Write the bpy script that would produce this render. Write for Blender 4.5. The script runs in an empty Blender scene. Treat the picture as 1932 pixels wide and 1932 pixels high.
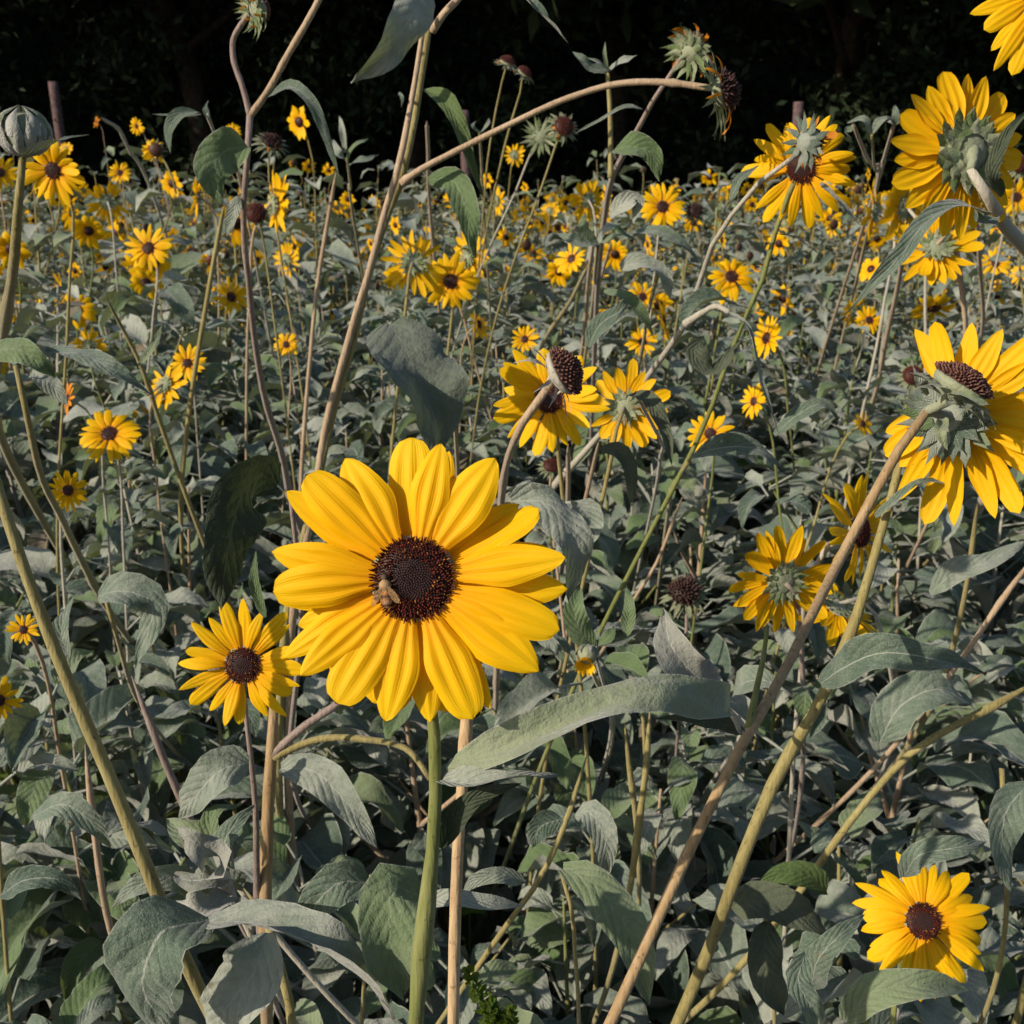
import bpy, math, random
import numpy as np
from mathutils import Vector
random.seed(7); RNG = np.random.default_rng(11)
sc = bpy.context.scene; COL = sc.collection
R = math.radians
# ------------------------------------------------------------------ camera, sky, sun, exposure
PITCH = R(18); FOV = R(50); F = 966/math.tan(FOV/2); CAMP = np.array([0, 0, 1.6])
FW = np.array([0, math.cos(PITCH), -math.sin(PITCH)]); UP = np.array([0, math.sin(PITCH), math.cos(PITCH)]); RT = np.array([1., 0, 0])
cd = bpy.data.cameras.new('camera'); cam = bpy.data.objects.new('camera', cd); COL.objects.link(cam)
cam.location = CAMP; cam.rotation_euler = (R(90)-PITCH, 0, 0); cd.angle = FOV; cd.clip_start = 0.02; cd.clip_end = 500
sc.camera = cam
cd.dof.use_dof = True; cd.dof.focus_distance = .52; cd.dof.aperture_fstop = 32
SUN_TO = np.array([-0.80, -0.46, 0.46]); SUN_TO /= np.linalg.norm(SUN_TO)
w = bpy.data.worlds.new("World"); sc.world = w; w.use_nodes = True
nt = w.node_tree; sky = nt.nodes.new('ShaderNodeTexSky'); sky.sky_type = 'NISHITA'; sky.sun_disc = False
sky.sun_elevation = math.asin(SUN_TO[2]); sky.sun_rotation = math.atan2(SUN_TO[0], SUN_TO[1])
nt.links.new(sky.outputs[0], nt.nodes['Background'].inputs[0]); nt.nodes['Background'].inputs[1].default_value = 0.097
sl = bpy.data.lights.new('sun', 'SUN'); sl.energy = 5.0; sl.angle = R(0.5); sl.color = (1, 0.86, 0.70)
so = bpy.data.objects.new('sun', sl); COL.objects.link(so)
so.rotation_euler = Vector(SUN_TO).to_track_quat('Z', 'Y').to_euler(); so.location = (-20, -10, 15)
sc.view_settings.view_transform = 'Standard'; sc.view_settings.look = 'None'; sc.view_settings.exposure = 0.06; sc.view_settings.gamma = 1
sc.cycles.max_bounces = 4; sc.cycles.transmission_bounces = 3; sc.cycles.diffuse_bounces = 2; sc.cycles.transparent_max_bounces = 4

def nrm(v): v = np.asarray(v, float); return v/(np.linalg.norm(v, axis=-1, keepdims=True)+1e-12)
def W(px, py, d): return CAMP + RT*((px-966)/F*d) + UP*((966-py)/F*d) + FW*d        # a point of the photograph at its distance
def cdir(r, u, t): return nrm(RT*r + UP*u - FW*t)                                       # right, up, towards the viewer

# ------------------------------------------------------------------ materials
def M(name):
    m = bpy.data.materials.new(name); m.use_nodes = True; n = m.node_tree
    return m, n, n.nodes['Principled BSDF'], n.nodes, n.links
def nd(N, t, **k):
    x = N.new(t)
    for a, b in k.items(): setattr(x, a, b)
    return x
def ramp(N, stops):
    r = N.new('ShaderNodeValToRGB'); e = r.color_ramp.elements
    while len(e) < len(stops): e.new(0.5)
    for i, (p, c) in enumerate(stops): e[i].position = p; e[i].color = (*c, 1)
    return r
def mix(N, L, f, a, b, bt='MIX'):
    m = N.new('ShaderNodeMix'); m.data_type = 'RGBA'; m.blend_type = bt
    for i, v in ((0, f), (6, a), (7, b)):
        if hasattr(v, 'links'): L.new(v, m.inputs[i])
        else: m.inputs[i].default_value = v if i == 0 else (*v, 1)
    return m.outputs[2]
def math_(N, L, op, a, b=None, c=None):
    m = N.new('ShaderNodeMath'); m.operation = op
    for i, v in enumerate((a, b, c)):
        if v is None: continue
        if hasattr(v, 'links'): L.new(v, m.inputs[i])
        else: m.inputs[i].default_value = v
    return m.outputs[0]
def two_sided(m, n, B, N, L, col, trans_col, tf, bump=None):
    tr = N.new('ShaderNodeBsdfTranslucent'); mx = N.new('ShaderNodeMixShader'); mx.inputs[0].default_value = tf
    L.new(col, B.inputs['Base Color'])
    if hasattr(trans_col, 'links'): L.new(trans_col, tr.inputs[0])
    else: tr.inputs[0].default_value = (*trans_col, 1)
    if bump: L.new(bump, B.inputs['Normal']); L.new(bump, tr.inputs['Normal'])
    L.new(B.outputs[0], mx.inputs[1]); L.new(tr.outputs[0], mx.inputs[2]); L.new(mx.outputs[0], N['Material Output'].inputs[0])
def leaf_mat(name, dark, mid, pale, under, trans, tf=0.16, sheen=0.35, fresh=(.11, .18, .045), vn=1.0):
    m, n, B, N, L = M(name)
    at = nd(N, 'ShaderNodeAttribute', attribute_name='Col'); sp = N.new('ShaderNodeSeparateColor'); L.new(at.outputs[0], sp.inputs[0])
    oi = N.new('ShaderNodeObjectInfo')
    v = math_(N, L, 'FRACT', math_(N, L, 'ADD', sp.outputs[0], math_(N, L, 'MULTIPLY', oi.outputs['Random'], 0.83)))
    uv = N.new('ShaderNodeUVMap'); su = N.new('ShaderNodeSeparateXYZ'); L.new(uv.outputs[0], su.inputs[0])
    g = N.new('ShaderNodeTexCoord')
    no = nd(N, 'ShaderNodeTexNoise'); no.inputs['Scale'].default_value = 55; no.inputs['Detail'].default_value = 6; no.inputs['Roughness'].default_value = .65; L.new(g.outputs['Object'], no.inputs[0])
    nf = nd(N, 'ShaderNodeTexNoise'); nf.inputs['Scale'].default_value = 900; nf.inputs['Detail'].default_value = 3; L.new(g.outputs['Object'], nf.inputs[0])
    r = ramp(N, [(0, dark), (0.45, mid), (1, pale)])
    L.new(math_(N, L, 'ADD', math_(N, L, 'MULTIPLY', v, 0.80), math_(N, L, 'MULTIPLY', math_(N, L, 'SUBTRACT', no.outputs[0], .38), .85)), r.inputs[0])
    # veins: midrib and side veins that leave it forward
    a = math_(N, L, 'ABSOLUTE', math_(N, L, 'SUBTRACT', su.outputs[0], 0.5))
    rib = math_(N, L, 'LESS_THAN', a, 0.018)
    ph = math_(N, L, 'MULTIPLY', math_(N, L, 'SUBTRACT', su.outputs[1], math_(N, L, 'MULTIPLY', a, 0.55)), 9.0)
    pp = math_(N, L, 'PINGPONG', math_(N, L, 'ADD', ph, math_(N, L, 'MULTIPLY', no.outputs[0], .25)), 0.5)
    ve = math_(N, L, 'SMOOTH_MIN', math_(N, L, 'MULTIPLY', pp, 3.0), 1.0, 0.4)
    vein = math_(N, L, 'LESS_THAN', pp, 0.035)
    c = mix(N, L, math_(N, L, 'MULTIPLY', vein, .19*vn), r.outputs[0], pale)
    c = mix(N, L, math_(N, L, 'MULTIPLY', rib, .7), c, pale)
    # felt of pale hairs, thicker in patches
    fz = math_(N, L, 'MULTIPLY', math_(N, L, 'GREATER_THAN', nf.outputs[0], .56), math_(N, L, 'MULTIPLY', no.outputs[0], .45))
    c = mix(N, L, fz, c, pale)
    c = mix(N, L, math_(N, L, 'MULTIPLY', math_(N, L, 'GREATER_THAN', sp.outputs[1], .80), .6), c, fresh)
    c = mix(N, L, math_(N, L, 'MULTIPLY', math_(N, L, 'GREATER_THAN', a, .482), .55), c, pale)
    c = mix(N, L, math_(N, L, 'MULTIPLY', math_(N, L, 'LESS_THAN', sp.outputs[1], .010), .7), c, (.20, .135, .075))
    spot = nd(N, 'ShaderNodeTexNoise'); spot.inputs['Scale'].default_value = 120; L.new(g.outputs['Object'], spot.inputs[0])
    c = mix(N, L, math_(N, L, 'MULTIPLY', math_(N, L, 'GREATER_THAN', spot.outputs[0], .74), .5), c, (0.17, .12, .06))
    geo = N.new('ShaderNodeNewGeometry')
    c = mix(N, L, math_(N, L, 'MULTIPLY', geo.outputs['Backfacing'], .8), c, under)
    hb = math_(N, L, 'ADD', math_(N, L, 'MULTIPLY', ve, .18*vn), math_(N, L, 'ADD', math_(N, L, 'MULTIPLY', no.outputs[0], 1.7), math_(N, L, 'MULTIPLY', nf.outputs[0], .16)))
    bp = N.new('ShaderNodeBump'); bp.inputs['Strength'].default_value = .75; bp.inputs['Distance'].default_value = .0035; L.new(hb, bp.inputs['Height'])
    B.inputs['Roughness'].default_value = .72; B.inputs['Specular IOR Level'].default_value = .22
    B.inputs['Sheen Weight'].default_value = sheen; B.inputs['Sheen Roughness'].default_value = .45; B.inputs['Sheen Tint'].default_value = (.85, .88, .95, 1)
    two_sided(m, n, B, N, L, c, trans, tf, bp.outputs[0]); return m
LEAF = leaf_mat('silver_leaf', (.040, .078, .054), (.126, .178, .130), (.385, .41, .355), (.35, .365, .315), (.24, .30, .07))
HALFSHADELEAF = leaf_mat('half_shaded_leaf', (.045, .07, .052), (.090, .122, .090), (.19, .22, .17), (.16, .18, .13), (.12, .16, .05), .14, .25)  # darker leaf copy for the broad leaf, its shade put into the colour
SHADELEAF = leaf_mat('shaded_leaf', (.026, .042, .027), (.048, .068, .040), (.11, .13, .085), (.09, .105, .07), (.09, .13, .03), .15, .12)  # darkest leaf copy, shade on the hanging leaves put into the colour
FELT = leaf_mat('felted_young_leaf', (.13, .15, .125), (.26, .275, .24), (.47, .465, .43), (.48, .47, .43), (.25, .28, .12), .12, .45, vn=.35)
BRACT = leaf_mat('bract_green', (.10, .145, .075), (.19, .235, .12), (.35, .38, .26), (.20, .22, .14), (.2, .28, .06), .15, .3, vn=.1)
WEED = leaf_mat('weed_green', (.035, .09, .010), (.08, .15, .02), (.15, .22, .05), (.09, .14, .03), (.28, .42, .03), .35, .0)

def petal_mat(name, inner, mid, outer, back, tcol, tf=.3):
    m, n, B, N, L = M(name)
    uv = N.new('ShaderNodeUVMap'); su = N.new('ShaderNodeSeparateXYZ'); L.new(uv.outputs[0], su.inputs[0])
    at = nd(N, 'ShaderNodeAttribute', attribute_name='Col'); sp = N.new('ShaderNodeSeparateColor'); L.new(at.outputs[0], sp.inputs[0])
    no = nd(N, 'ShaderNodeTexNoise'); no.inputs['Scale'].default_value = 3; no.inputs['Detail'].default_value = 4
    mp = N.new('ShaderNodeMapping'); mp.inputs['Scale'].default_value = (9, .7, 1); L.new(uv.outputs[0], mp.inputs[0])
    cx = N.new('ShaderNodeCombineXYZ'); L.new(sp.outputs[0], cx.inputs[2]); va = N.new('ShaderNodeVectorMath'); va.operation = 'ADD'
    L.new(mp.outputs[0], va.inputs[0]); vs = N.new('ShaderNodeVectorMath'); vs.operation = 'SCALE'; vs.inputs[3].default_value = 30; L.new(cx.outputs[0], vs.inputs[0]); L.new(vs.outputs[0], va.inputs[1]); L.new(va.outputs[0], no.inputs[0])
    r = ramp(N, [(0.0, inner), (0.35, mid), (1, outer)])
    L.new(math_(N, L, 'ADD', su.outputs[1], math_(N, L, 'MULTIPLY', math_(N, L, 'SUBTRACT', no.outputs[0], .5), .55)), r.inputs[0])
    wv = math_(N, L, 'SINE', math_(N, L, 'MULTIPLY', su.outputs[0], 95.0))
    c = mix(N, L, math_(N, L, 'MULTIPLY', math_(N, L, 'MULTIPLY_ADD', wv, .5, .5), .05), r.outputs[0], mid)
    c = mix(N, L, math_(N, L, 'MULTIPLY', sp.outputs[0], .3), c, mid)
    ed = math_(N, L, 'GREATER_THAN', su.outputs[1], math_(N, L, 'ADD', .968, math_(N, L, 'MULTIPLY', no.outputs[0], .05)))
    c = mix(N, L, math_(N, L, 'MULTIPLY', ed, .6), c, (.35, .12, .01))
    geo = N.new('ShaderNodeNewGeometry'); c = mix(N, L, math_(N, L, 'MULTIPLY', geo.outputs['Backfacing'], .6), c, back)
    hb = math_(N, L, 'ADD', math_(N, L, 'MULTIPLY', wv, .05), no.outputs[0])
    bp = N.new('ShaderNodeBump'); bp.inputs['Strength'].default_value = .35; bp.inputs['Distance'].default_value = .0009; L.new(hb, bp.inputs['Height'])
    B.inputs['Roughness'].default_value = .55; B.inputs['Specular IOR Level'].default_value = .18
    two_sided(m, n, B, N, L, c, tcol, tf, bp.outputs[0]); return m
PETAL = petal_mat('yellow_petal', (.93, .38, .0015), (.93, .51, .0015), (.90, .59, .005), (.82, .48, .006), (.96, .53, .002), .30)
OLDPETAL = petal_mat('withered_petal', (.42, .11, .006), (.60, .20, .01), (.72, .30, .015), (.5, .18, .02), (.8, .3, .01), .2)

def stem_mat(name, a, b, c_, rough=.65):
    m, n, B, N, L = M(name)
    g = N.new('ShaderNodeTexCoord'); mp = N.new('ShaderNodeMapping'); mp.inputs['Scale'].default_value = (1, 1, .12); L.new(g.outputs['Object'], mp.inputs[0])
    no = nd(N, 'ShaderNodeTexNoise'); no.inputs['Scale'].default_value = 420; no.inputs['Detail'].default_value = 5; L.new(mp.outputs[0], no.inputs[0])
    n2 = nd(N, 'ShaderNodeTexNoise'); n2.inputs['Scale'].default_value = 14; n2.inputs['Detail'].default_value = 3; L.new(g.outputs['Object'], n2.inputs[0])
    r = ramp(N, [(0.3, a), (.5, b), (.72, c_)])
    L.new(math_(N, L, 'ADD', math_(N, L, 'MULTIPLY', no.outputs[0], .5), math_(N, L, 'MULTIPLY', n2.outputs[0], .5)), r.inputs[0])
    s = nd(N, 'ShaderNodeTexNoise'); s.inputs['Scale'].default_value = 330; L.new(g.outputs['Object'], s.inputs[0])
    c = mix(N, L, math_(N, L, 'MULTIPLY', math_(N, L, 'GREATER_THAN', s.outputs[0], .66), .5), r.outputs[0], (a[0]*.4, a[1]*.35, a[2]*.35))
    L.new(c, B.inputs['Base Color']); bp = N.new('ShaderNodeBump'); bp.inputs['Strength'].default_value = .7; bp.inputs['Distance'].default_value = .0012
    L.new(no.outputs[0], bp.inputs['Height']); L.new(bp.outputs[0], B.inputs['Normal']); B.inputs['Roughness'].default_value = rough
    B.inputs['Specular IOR Level'].default_value = .25; B.inputs['Sheen Weight'].default_value = .25; return m
TAN = stem_mat('tan_stem', (.24, .165, .10), (.38, .28, .18), (.50, .39, .27))
OLIVE = stem_mat('olive_stem', (.16, .135, .045), (.26, .22, .08), (.37, .33, .14))
GREEN = stem_mat('green_stem', (.09, .115, .02), (.16, .18, .045), (.25, .26, .10))
PURPLE = stem_mat('purple_stem', (.15, .105, .095), (.26, .20, .17), (.38, .31, .26))
GREYST = stem_mat('felted_stem', (.27, .25, .20), (.38, .36, .29), (.52, .49, .42))
DRY = stem_mat('dry_stem', (.34, .23, .12), (.50, .36, .20), (.62, .48, .30))
OCHRE = stem_mat('ochre_stem', (.21, .135, .06), (.33, .225, .11), (.44, .33, .19))
STEMS = dict(tan=TAN, olive=OLIVE, green=GREEN, purple=PURPLE, grey=GREYST, dry=DRY, ochre=OCHRE)

def col_mat(name, rough=.6, bump=0, scale=300):
    m, n, B, N, L = M(name)
    at = nd(N, 'ShaderNodeAttribute', attribute_name='Col'); g = N.new('ShaderNodeTexCoord')
    no = nd(N, 'ShaderNodeTexNoise'); no.inputs['Scale'].default_value = scale; no.inputs['Detail'].default_value = 3; L.new(g.outputs['Object'], no.inputs[0])
    r = ramp(N, [(.3, (.55, .55, .55)), (.7, (1.35, 1.35, 1.35))]); L.new(no.outputs[0], r.inputs[0])
    L.new(mix(N, L, 1.0, at.outputs[0], r.outputs[0], 'MULTIPLY'), B.inputs['Base Color']); B.inputs['Roughness'].default_value = rough
    B.inputs['Specular IOR Level'].default_value = .3
    if bump:
        bp = N.new('ShaderNodeBump'); bp.inputs['Strength'].default_value = .6; bp.inputs['Distance'].default_value = bump; L.new(no.outputs[0], bp.inputs['Height']); L.new(bp.outputs[0], B.inputs['Normal'])
    return m
DISC = col_mat('disc_florets', .55, 0, 1500)
BEE = col_mat('bee_hair', .7, .0003, 2500)
def noise_mat(name, a, b, scale, rough=.9, bump=.02, tint=None):
    m, n, B, N, L = M(name); g = N.new('ShaderNodeTexCoord')
    no = nd(N, 'ShaderNodeTexNoise'); no.inputs['Scale'].default_value = scale; no.inputs['Detail'].default_value = 8; L.new(g.outputs['Object'], no.inputs[0])
    r = ramp(N, [(.35, a), (.7, b)]); L.new(no.outputs[0], r.inputs[0]); L.new(r.outputs[0], B.inputs['Base Color'])
    bp = N.new('ShaderNodeBump'); bp.inputs['Distance'].default_value = bump; L.new(no.outputs[0], bp.inputs['Height']); L.new(bp.outputs[0], B.inputs['Normal'])
    B.inputs['Roughness'].default_value = rough; B.inputs['Specular IOR Level'].default_value = .15; return m
SOIL = noise_mat('dark_soil', (.025, .018, .012), (.06, .045, .03), 9)
BARK = noise_mat('bark', (.018, .014, .010), (.045, .036, .028), 12, .9, .03)
WOOD = noise_mat('weathered_wood', (.07, .045, .045), (.17, .115, .115), 30, .85, .01)
BACKING = noise_mat('sky_backing_dark', (.008, .010, .006), (.022, .028, .016), 3)
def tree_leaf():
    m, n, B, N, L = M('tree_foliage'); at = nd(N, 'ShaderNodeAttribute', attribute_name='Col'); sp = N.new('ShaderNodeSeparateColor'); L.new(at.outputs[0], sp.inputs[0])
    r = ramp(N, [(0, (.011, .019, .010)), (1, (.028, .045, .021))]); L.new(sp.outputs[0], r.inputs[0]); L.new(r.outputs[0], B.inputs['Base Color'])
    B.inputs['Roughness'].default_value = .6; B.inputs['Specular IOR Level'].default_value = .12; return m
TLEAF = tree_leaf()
def wing_mat():
    m, n, B, N, L = M('bee_wing'); uv = N.new('ShaderNodeUVMap'); v = nd(N, 'ShaderNodeTexVoronoi', feature='DISTANCE_TO_EDGE'); v.inputs['Scale'].default_value = 5; L.new(uv.outputs[0], v.inputs[0])
    r = ramp(N, [(.03, (.12, .06, .02)), (.08, (.42, .25, .10))]); L.new(v.outputs[0], r.inputs[0]); L.new(r.outputs[0], B.inputs['Base Color']); B.inputs['Roughness'].default_value = .3; B.inputs['Alpha'].default_value = .55; return m
WING = wing_mat()

# ------------------------------------------------------------------ mesh builder
class MB:
    def __init__(s): s.v = []; s.q = []; s.t = []; s.uv = []; s.c = []; s.n = 0
    def add(s, v, q=None, t=None, uv=None, c=None):
        v = np.asarray(v, float).reshape(-1, 3); k = len(v)
        if q is not None and len(q): s.q.append(np.asarray(q, int)+s.n)
        if t is not None and len(t): s.t.append(np.asarray(t, int)+s.n)
        s.v.append(v); s.uv.append(np.zeros((k, 2)) if uv is None else np.asarray(uv, float))
        if c is None: c = (.5, .5, .5)
        c = np.asarray(c, float); c = np.tile(c, (k, 1)) if c.ndim == 1 else c
        s.c.append(c); s.n += k
    def arrays(s):
        q = np.concatenate(s.q) if s.q else np.zeros((0, 4), int); t = np.concatenate(s.t) if s.t else np.zeros((0, 3), int)
        return np.concatenate(s.v), q, t, np.concatenate(s.uv), np.concatenate(s.c)
    def merge(s, arr, fn=None, c=None):
        v, q, t, uv, cc = arr; s.add(v if fn is None else fn(v), q, t, uv, cc if c is None else c)
    def mesh(s, name, mat, off=None):
        v, q, t, uv, c = s.arrays()
        if off is not None: v = v-off
        me = bpy.data.meshes.new(name); me.vertices.add(len(v)); me.vertices.foreach_set('co', v.ravel())
        lv = np.concatenate([q.ravel(), t.ravel()]); me.loops.add(len(lv)); me.loops.foreach_set('vertex_index', lv.astype(np.int32))
        st = np.concatenate([np.arange(len(q))*4, len(q)*4+np.arange(len(t))*3]); me.polygons.add(len(st)); me.polygons.foreach_set('loop_start', st.astype(np.int32))
        me.update(calc_edges=True)
        me.polygons.foreach_set('use_smooth', np.ones(len(st), bool))
        ul = me.uv_layers.new(name='UVMap'); ul.data.foreach_set('uv', uv[lv].ravel())
        ca = me.color_attributes.new('Col', 'FLOAT_COLOR', 'POINT'); ca.data.foreach_set('color', np.concatenate([c, np.ones((len(c), 1))], 1).ravel())
        me.materials.append(mat); me.validate(); return me
    def obj(s, name, mat, parent=None, off=None):
        o = bpy.data.objects.new(name, s.mesh(name, mat, off)); COL.objects.link(o)
        if parent is not None: o.parent = parent
        return o
def spline(P, n):
    P = np.asarray(P, float)
    if len(P) == 2: t = np.linspace(0, 1, n+1)[:, None]; return P[0]*(1-t)+P[1]*t
    h = np.linalg.norm(np.diff(P, axis=0), axis=1)+1e-9; sl_ = np.diff(P, axis=0)/h[:, None]; T = np.empty_like(P); T[0] = sl_[0]; T[-1] = sl_[-1]
    T[1:-1] = (sl_[:-1]*h[1:, None]+sl_[1:]*h[:-1, None])/(h[1:]+h[:-1])[:, None]; cum = np.concatenate([[0], np.cumsum(h)]); out = []
    for q in np.linspace(0, cum[-1], n+1):
        i = min(len(P)-2, max(0, int(np.searchsorted(cum, q, 'right')-1))); u = (q-cum[i])/h[i]; a = h[i]
        out.append((2*u**3-3*u**2+1)*P[i]+(u**3-2*u**2+u)*a*T[i]+(-2*u**3+3*u**2)*P[i+1]+(u**3-u**2)*a*T[i+1])
    return np.array(out)
def prof(kind, t):
    if kind == 'leaf':
        p = (t+.012)**.52*(1.0-t)**.92; return p/.49*1.0
    if kind == 'lance':
        return ((t+.03)**.6*(1-t)**.75)/.46
    if kind == 'tri':
        return (1-t)**.8*np.minimum(1, .35+t*3)*1.15
    if kind == 'petal':
        s = np.clip(t/.55, 0, 1); s = s*s*(3-2*s); return (.40+.60*s)*np.maximum(0, 1-t**2.8)**.72
    if kind == 'blunt':
        s = np.clip(t/.5, 0, 1); s = s*s*(3-2*s); return (.42+.58*s)*np.maximum(0, 1-t**6.5)**.5
    if kind == 'bract':
        return np.where(t < .35, 1.0, np.maximum(0, 1-(t-.35)/.65)**1.25)*np.minimum(1, .7+t)
def blade(mb, P, width, hint, roll=0, fold=.25, wave=.11, nv=10, nu=6, kind='leaf', pleat=0, seed=0, edge=0, var=None, cup=0):
    rs = np.random.default_rng(int(seed)+1)
    t = np.linspace(0, 1, nv+1); C = spline(P, nv); T = nrm(np.gradient(C, axis=0)); H = np.asarray(hint, float); H = np.tile(H, (nv+1, 1)) if H.ndim == 1 else H
    S = nrm(np.cross(T, H)); N = np.cross(S, T)
    ra = (np.full(nv+1, roll) if np.isscalar(roll) else np.linspace(roll[0], roll[1], nv+1))*math.pi/180
    S, N = S*np.cos(ra)[:, None]+N*np.sin(ra)[:, None], N*np.cos(ra)[:, None]-S*np.sin(ra)[:, None]
    hw = width/2*prof(kind, t); u = np.linspace(-1, 1, nu+1)
    ph = rs.uniform(0, 6.28, 3); U, Tt = np.meshgrid(u, t); HW = hw[:, None]
    E = 1+edge*(rs.random((nv+1, nu+1))-.5)*(np.abs(U) > .99)+edge*.7*np.sin(Tt*13+ph[2]+U)*(np.abs(U) > .99)
    z = HW*(fold*np.abs(U)+cup*U*U) + wave*width*np.abs(U)**1.5*np.sin(Tt*rs.uniform(7, 13)+ph[0]+(U > 0)*ph[1])*np.minimum(1, (1-Tt)*3)
    z += wave*width*.35*np.sin(Tt*5+U*2.2+ph[1])*np.minimum(1, Tt*4)
    if nv >= 12 and nu >= 8 and kind in ('leaf', 'lance'): z += width*np.minimum(1, Tt*5)*(.014*np.sin(Tt*31+U*6+ph[0])+.02*np.sin(Tt*17-U*4+ph[2]))*(.4+np.abs(U))+width*.03*np.sin(Tt*9+ph[1])*U*np.abs(U)
    if pleat: z += pleat*np.cos(3*math.pi*U)*HW*np.minimum(1, (1.03-Tt)*2.2)
    V = C[:, None]+S[:, None]*(U*HW*E*math.cos(min(1.3, math.atan(fold))))[..., None]+N[:, None]*z[..., None]
    if kind in ('petal', 'blunt'):                     # little teeth where the pleats end
        V += T[:, None]*(-(np.abs(np.sin(1.5*math.pi*U))**2)*(Tt > .99)*width*.02)[..., None]
    i, j = np.meshgrid(np.arange(nv), np.arange(nu), indexing='ij'); b = (i*(nu+1)+j).ravel()
    q = np.stack([b, b+1, b+nu+2, b+nu+1], 1); uv = np.stack([(U+1)/2, Tt], -1).reshape(-1, 2)
    v = rs.random() if var is None else var
    mb.add(V.reshape(-1, 3), q, None, uv, (v, rs.random(), .5))
def tube(mb, P, r, n=12, sides=7, knob=0, seed=0, c=None, cap=True):
    C = spline(P, n); m = len(C); T = nrm(np.gradient(C, axis=0)); r = np.interp(np.linspace(0, 1, m), np.linspace(0, 1, len(np.atleast_1d(r))), np.atleast_1d(r)) if not np.isscalar(r) else np.full(m, r)
    if knob: rs = np.random.default_rng(int(seed)+5); r = r*(1+knob*(rs.random(m)-.5)); r = r*(1+(.30*(rs.random(m) < .06) if m > 30 else 0))
    ref = np.array([.13, .2, .97]) if abs(T[0][2]) < .8 else np.array([.1, .99, .1])
    S = np.zeros((m, 3)); S[0] = nrm(np.cross(T[0], ref))
    for k in range(1, m): S[k] = nrm(S[k-1]-T[k]*(S[k-1] @ T[k]))
    B = np.cross(T, S); a = np.linspace(0, 2*math.pi, sides+1)[:-1]
    V = C[:, None]+(S[:, None]*np.cos(a)[None, :, None]+B[:, None]*np.sin(a)[None, :, None])*r[:, None, None]
    i, j = np.meshgrid(np.arange(m-1), np.arange(sides), indexing='ij'); i = i.ravel(); j = j.ravel(); j2 = (j+1) % sides
    q = np.stack([i*sides+j, i*sides+j2, (i+1)*sides+j2, (i+1)*sides+j], 1); V = V.reshape(-1, 3); t = []
    if cap:
        V = np.vstack([V, C[0], C[-1]]); k = m*sides
        t = [(k, (x+1) % sides, x) for x in range(sides)]+[(k+1, (m-1)*sides+x, (m-1)*sides+(x+1) % sides) for x in range(sides)]
    mb.add(V, q, t, None, c)
def revolve(mb, C, X, Y, Z, prof_, sides=24, c=None):
    a = np.linspace(0, 2*math.pi, sides+1)[:-1]; V = []
    for (r, z) in prof_: V.append(C+X*(r*np.cos(a))[:, None]+Y*(r*np.sin(a))[:, None]+Z*z)
    m = len(prof_); i, j = np.meshgrid(np.arange(m-1), np.arange(sides), indexing='ij'); i = i.ravel(); j = j.ravel(); j2 = (j+1) % sides
    mb.add(np.concatenate(V), np.stack([i*sides+j, i*sides+j2, (i+1)*sides+j2, (i+1)*sides+j], 1), None, None, c)

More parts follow.
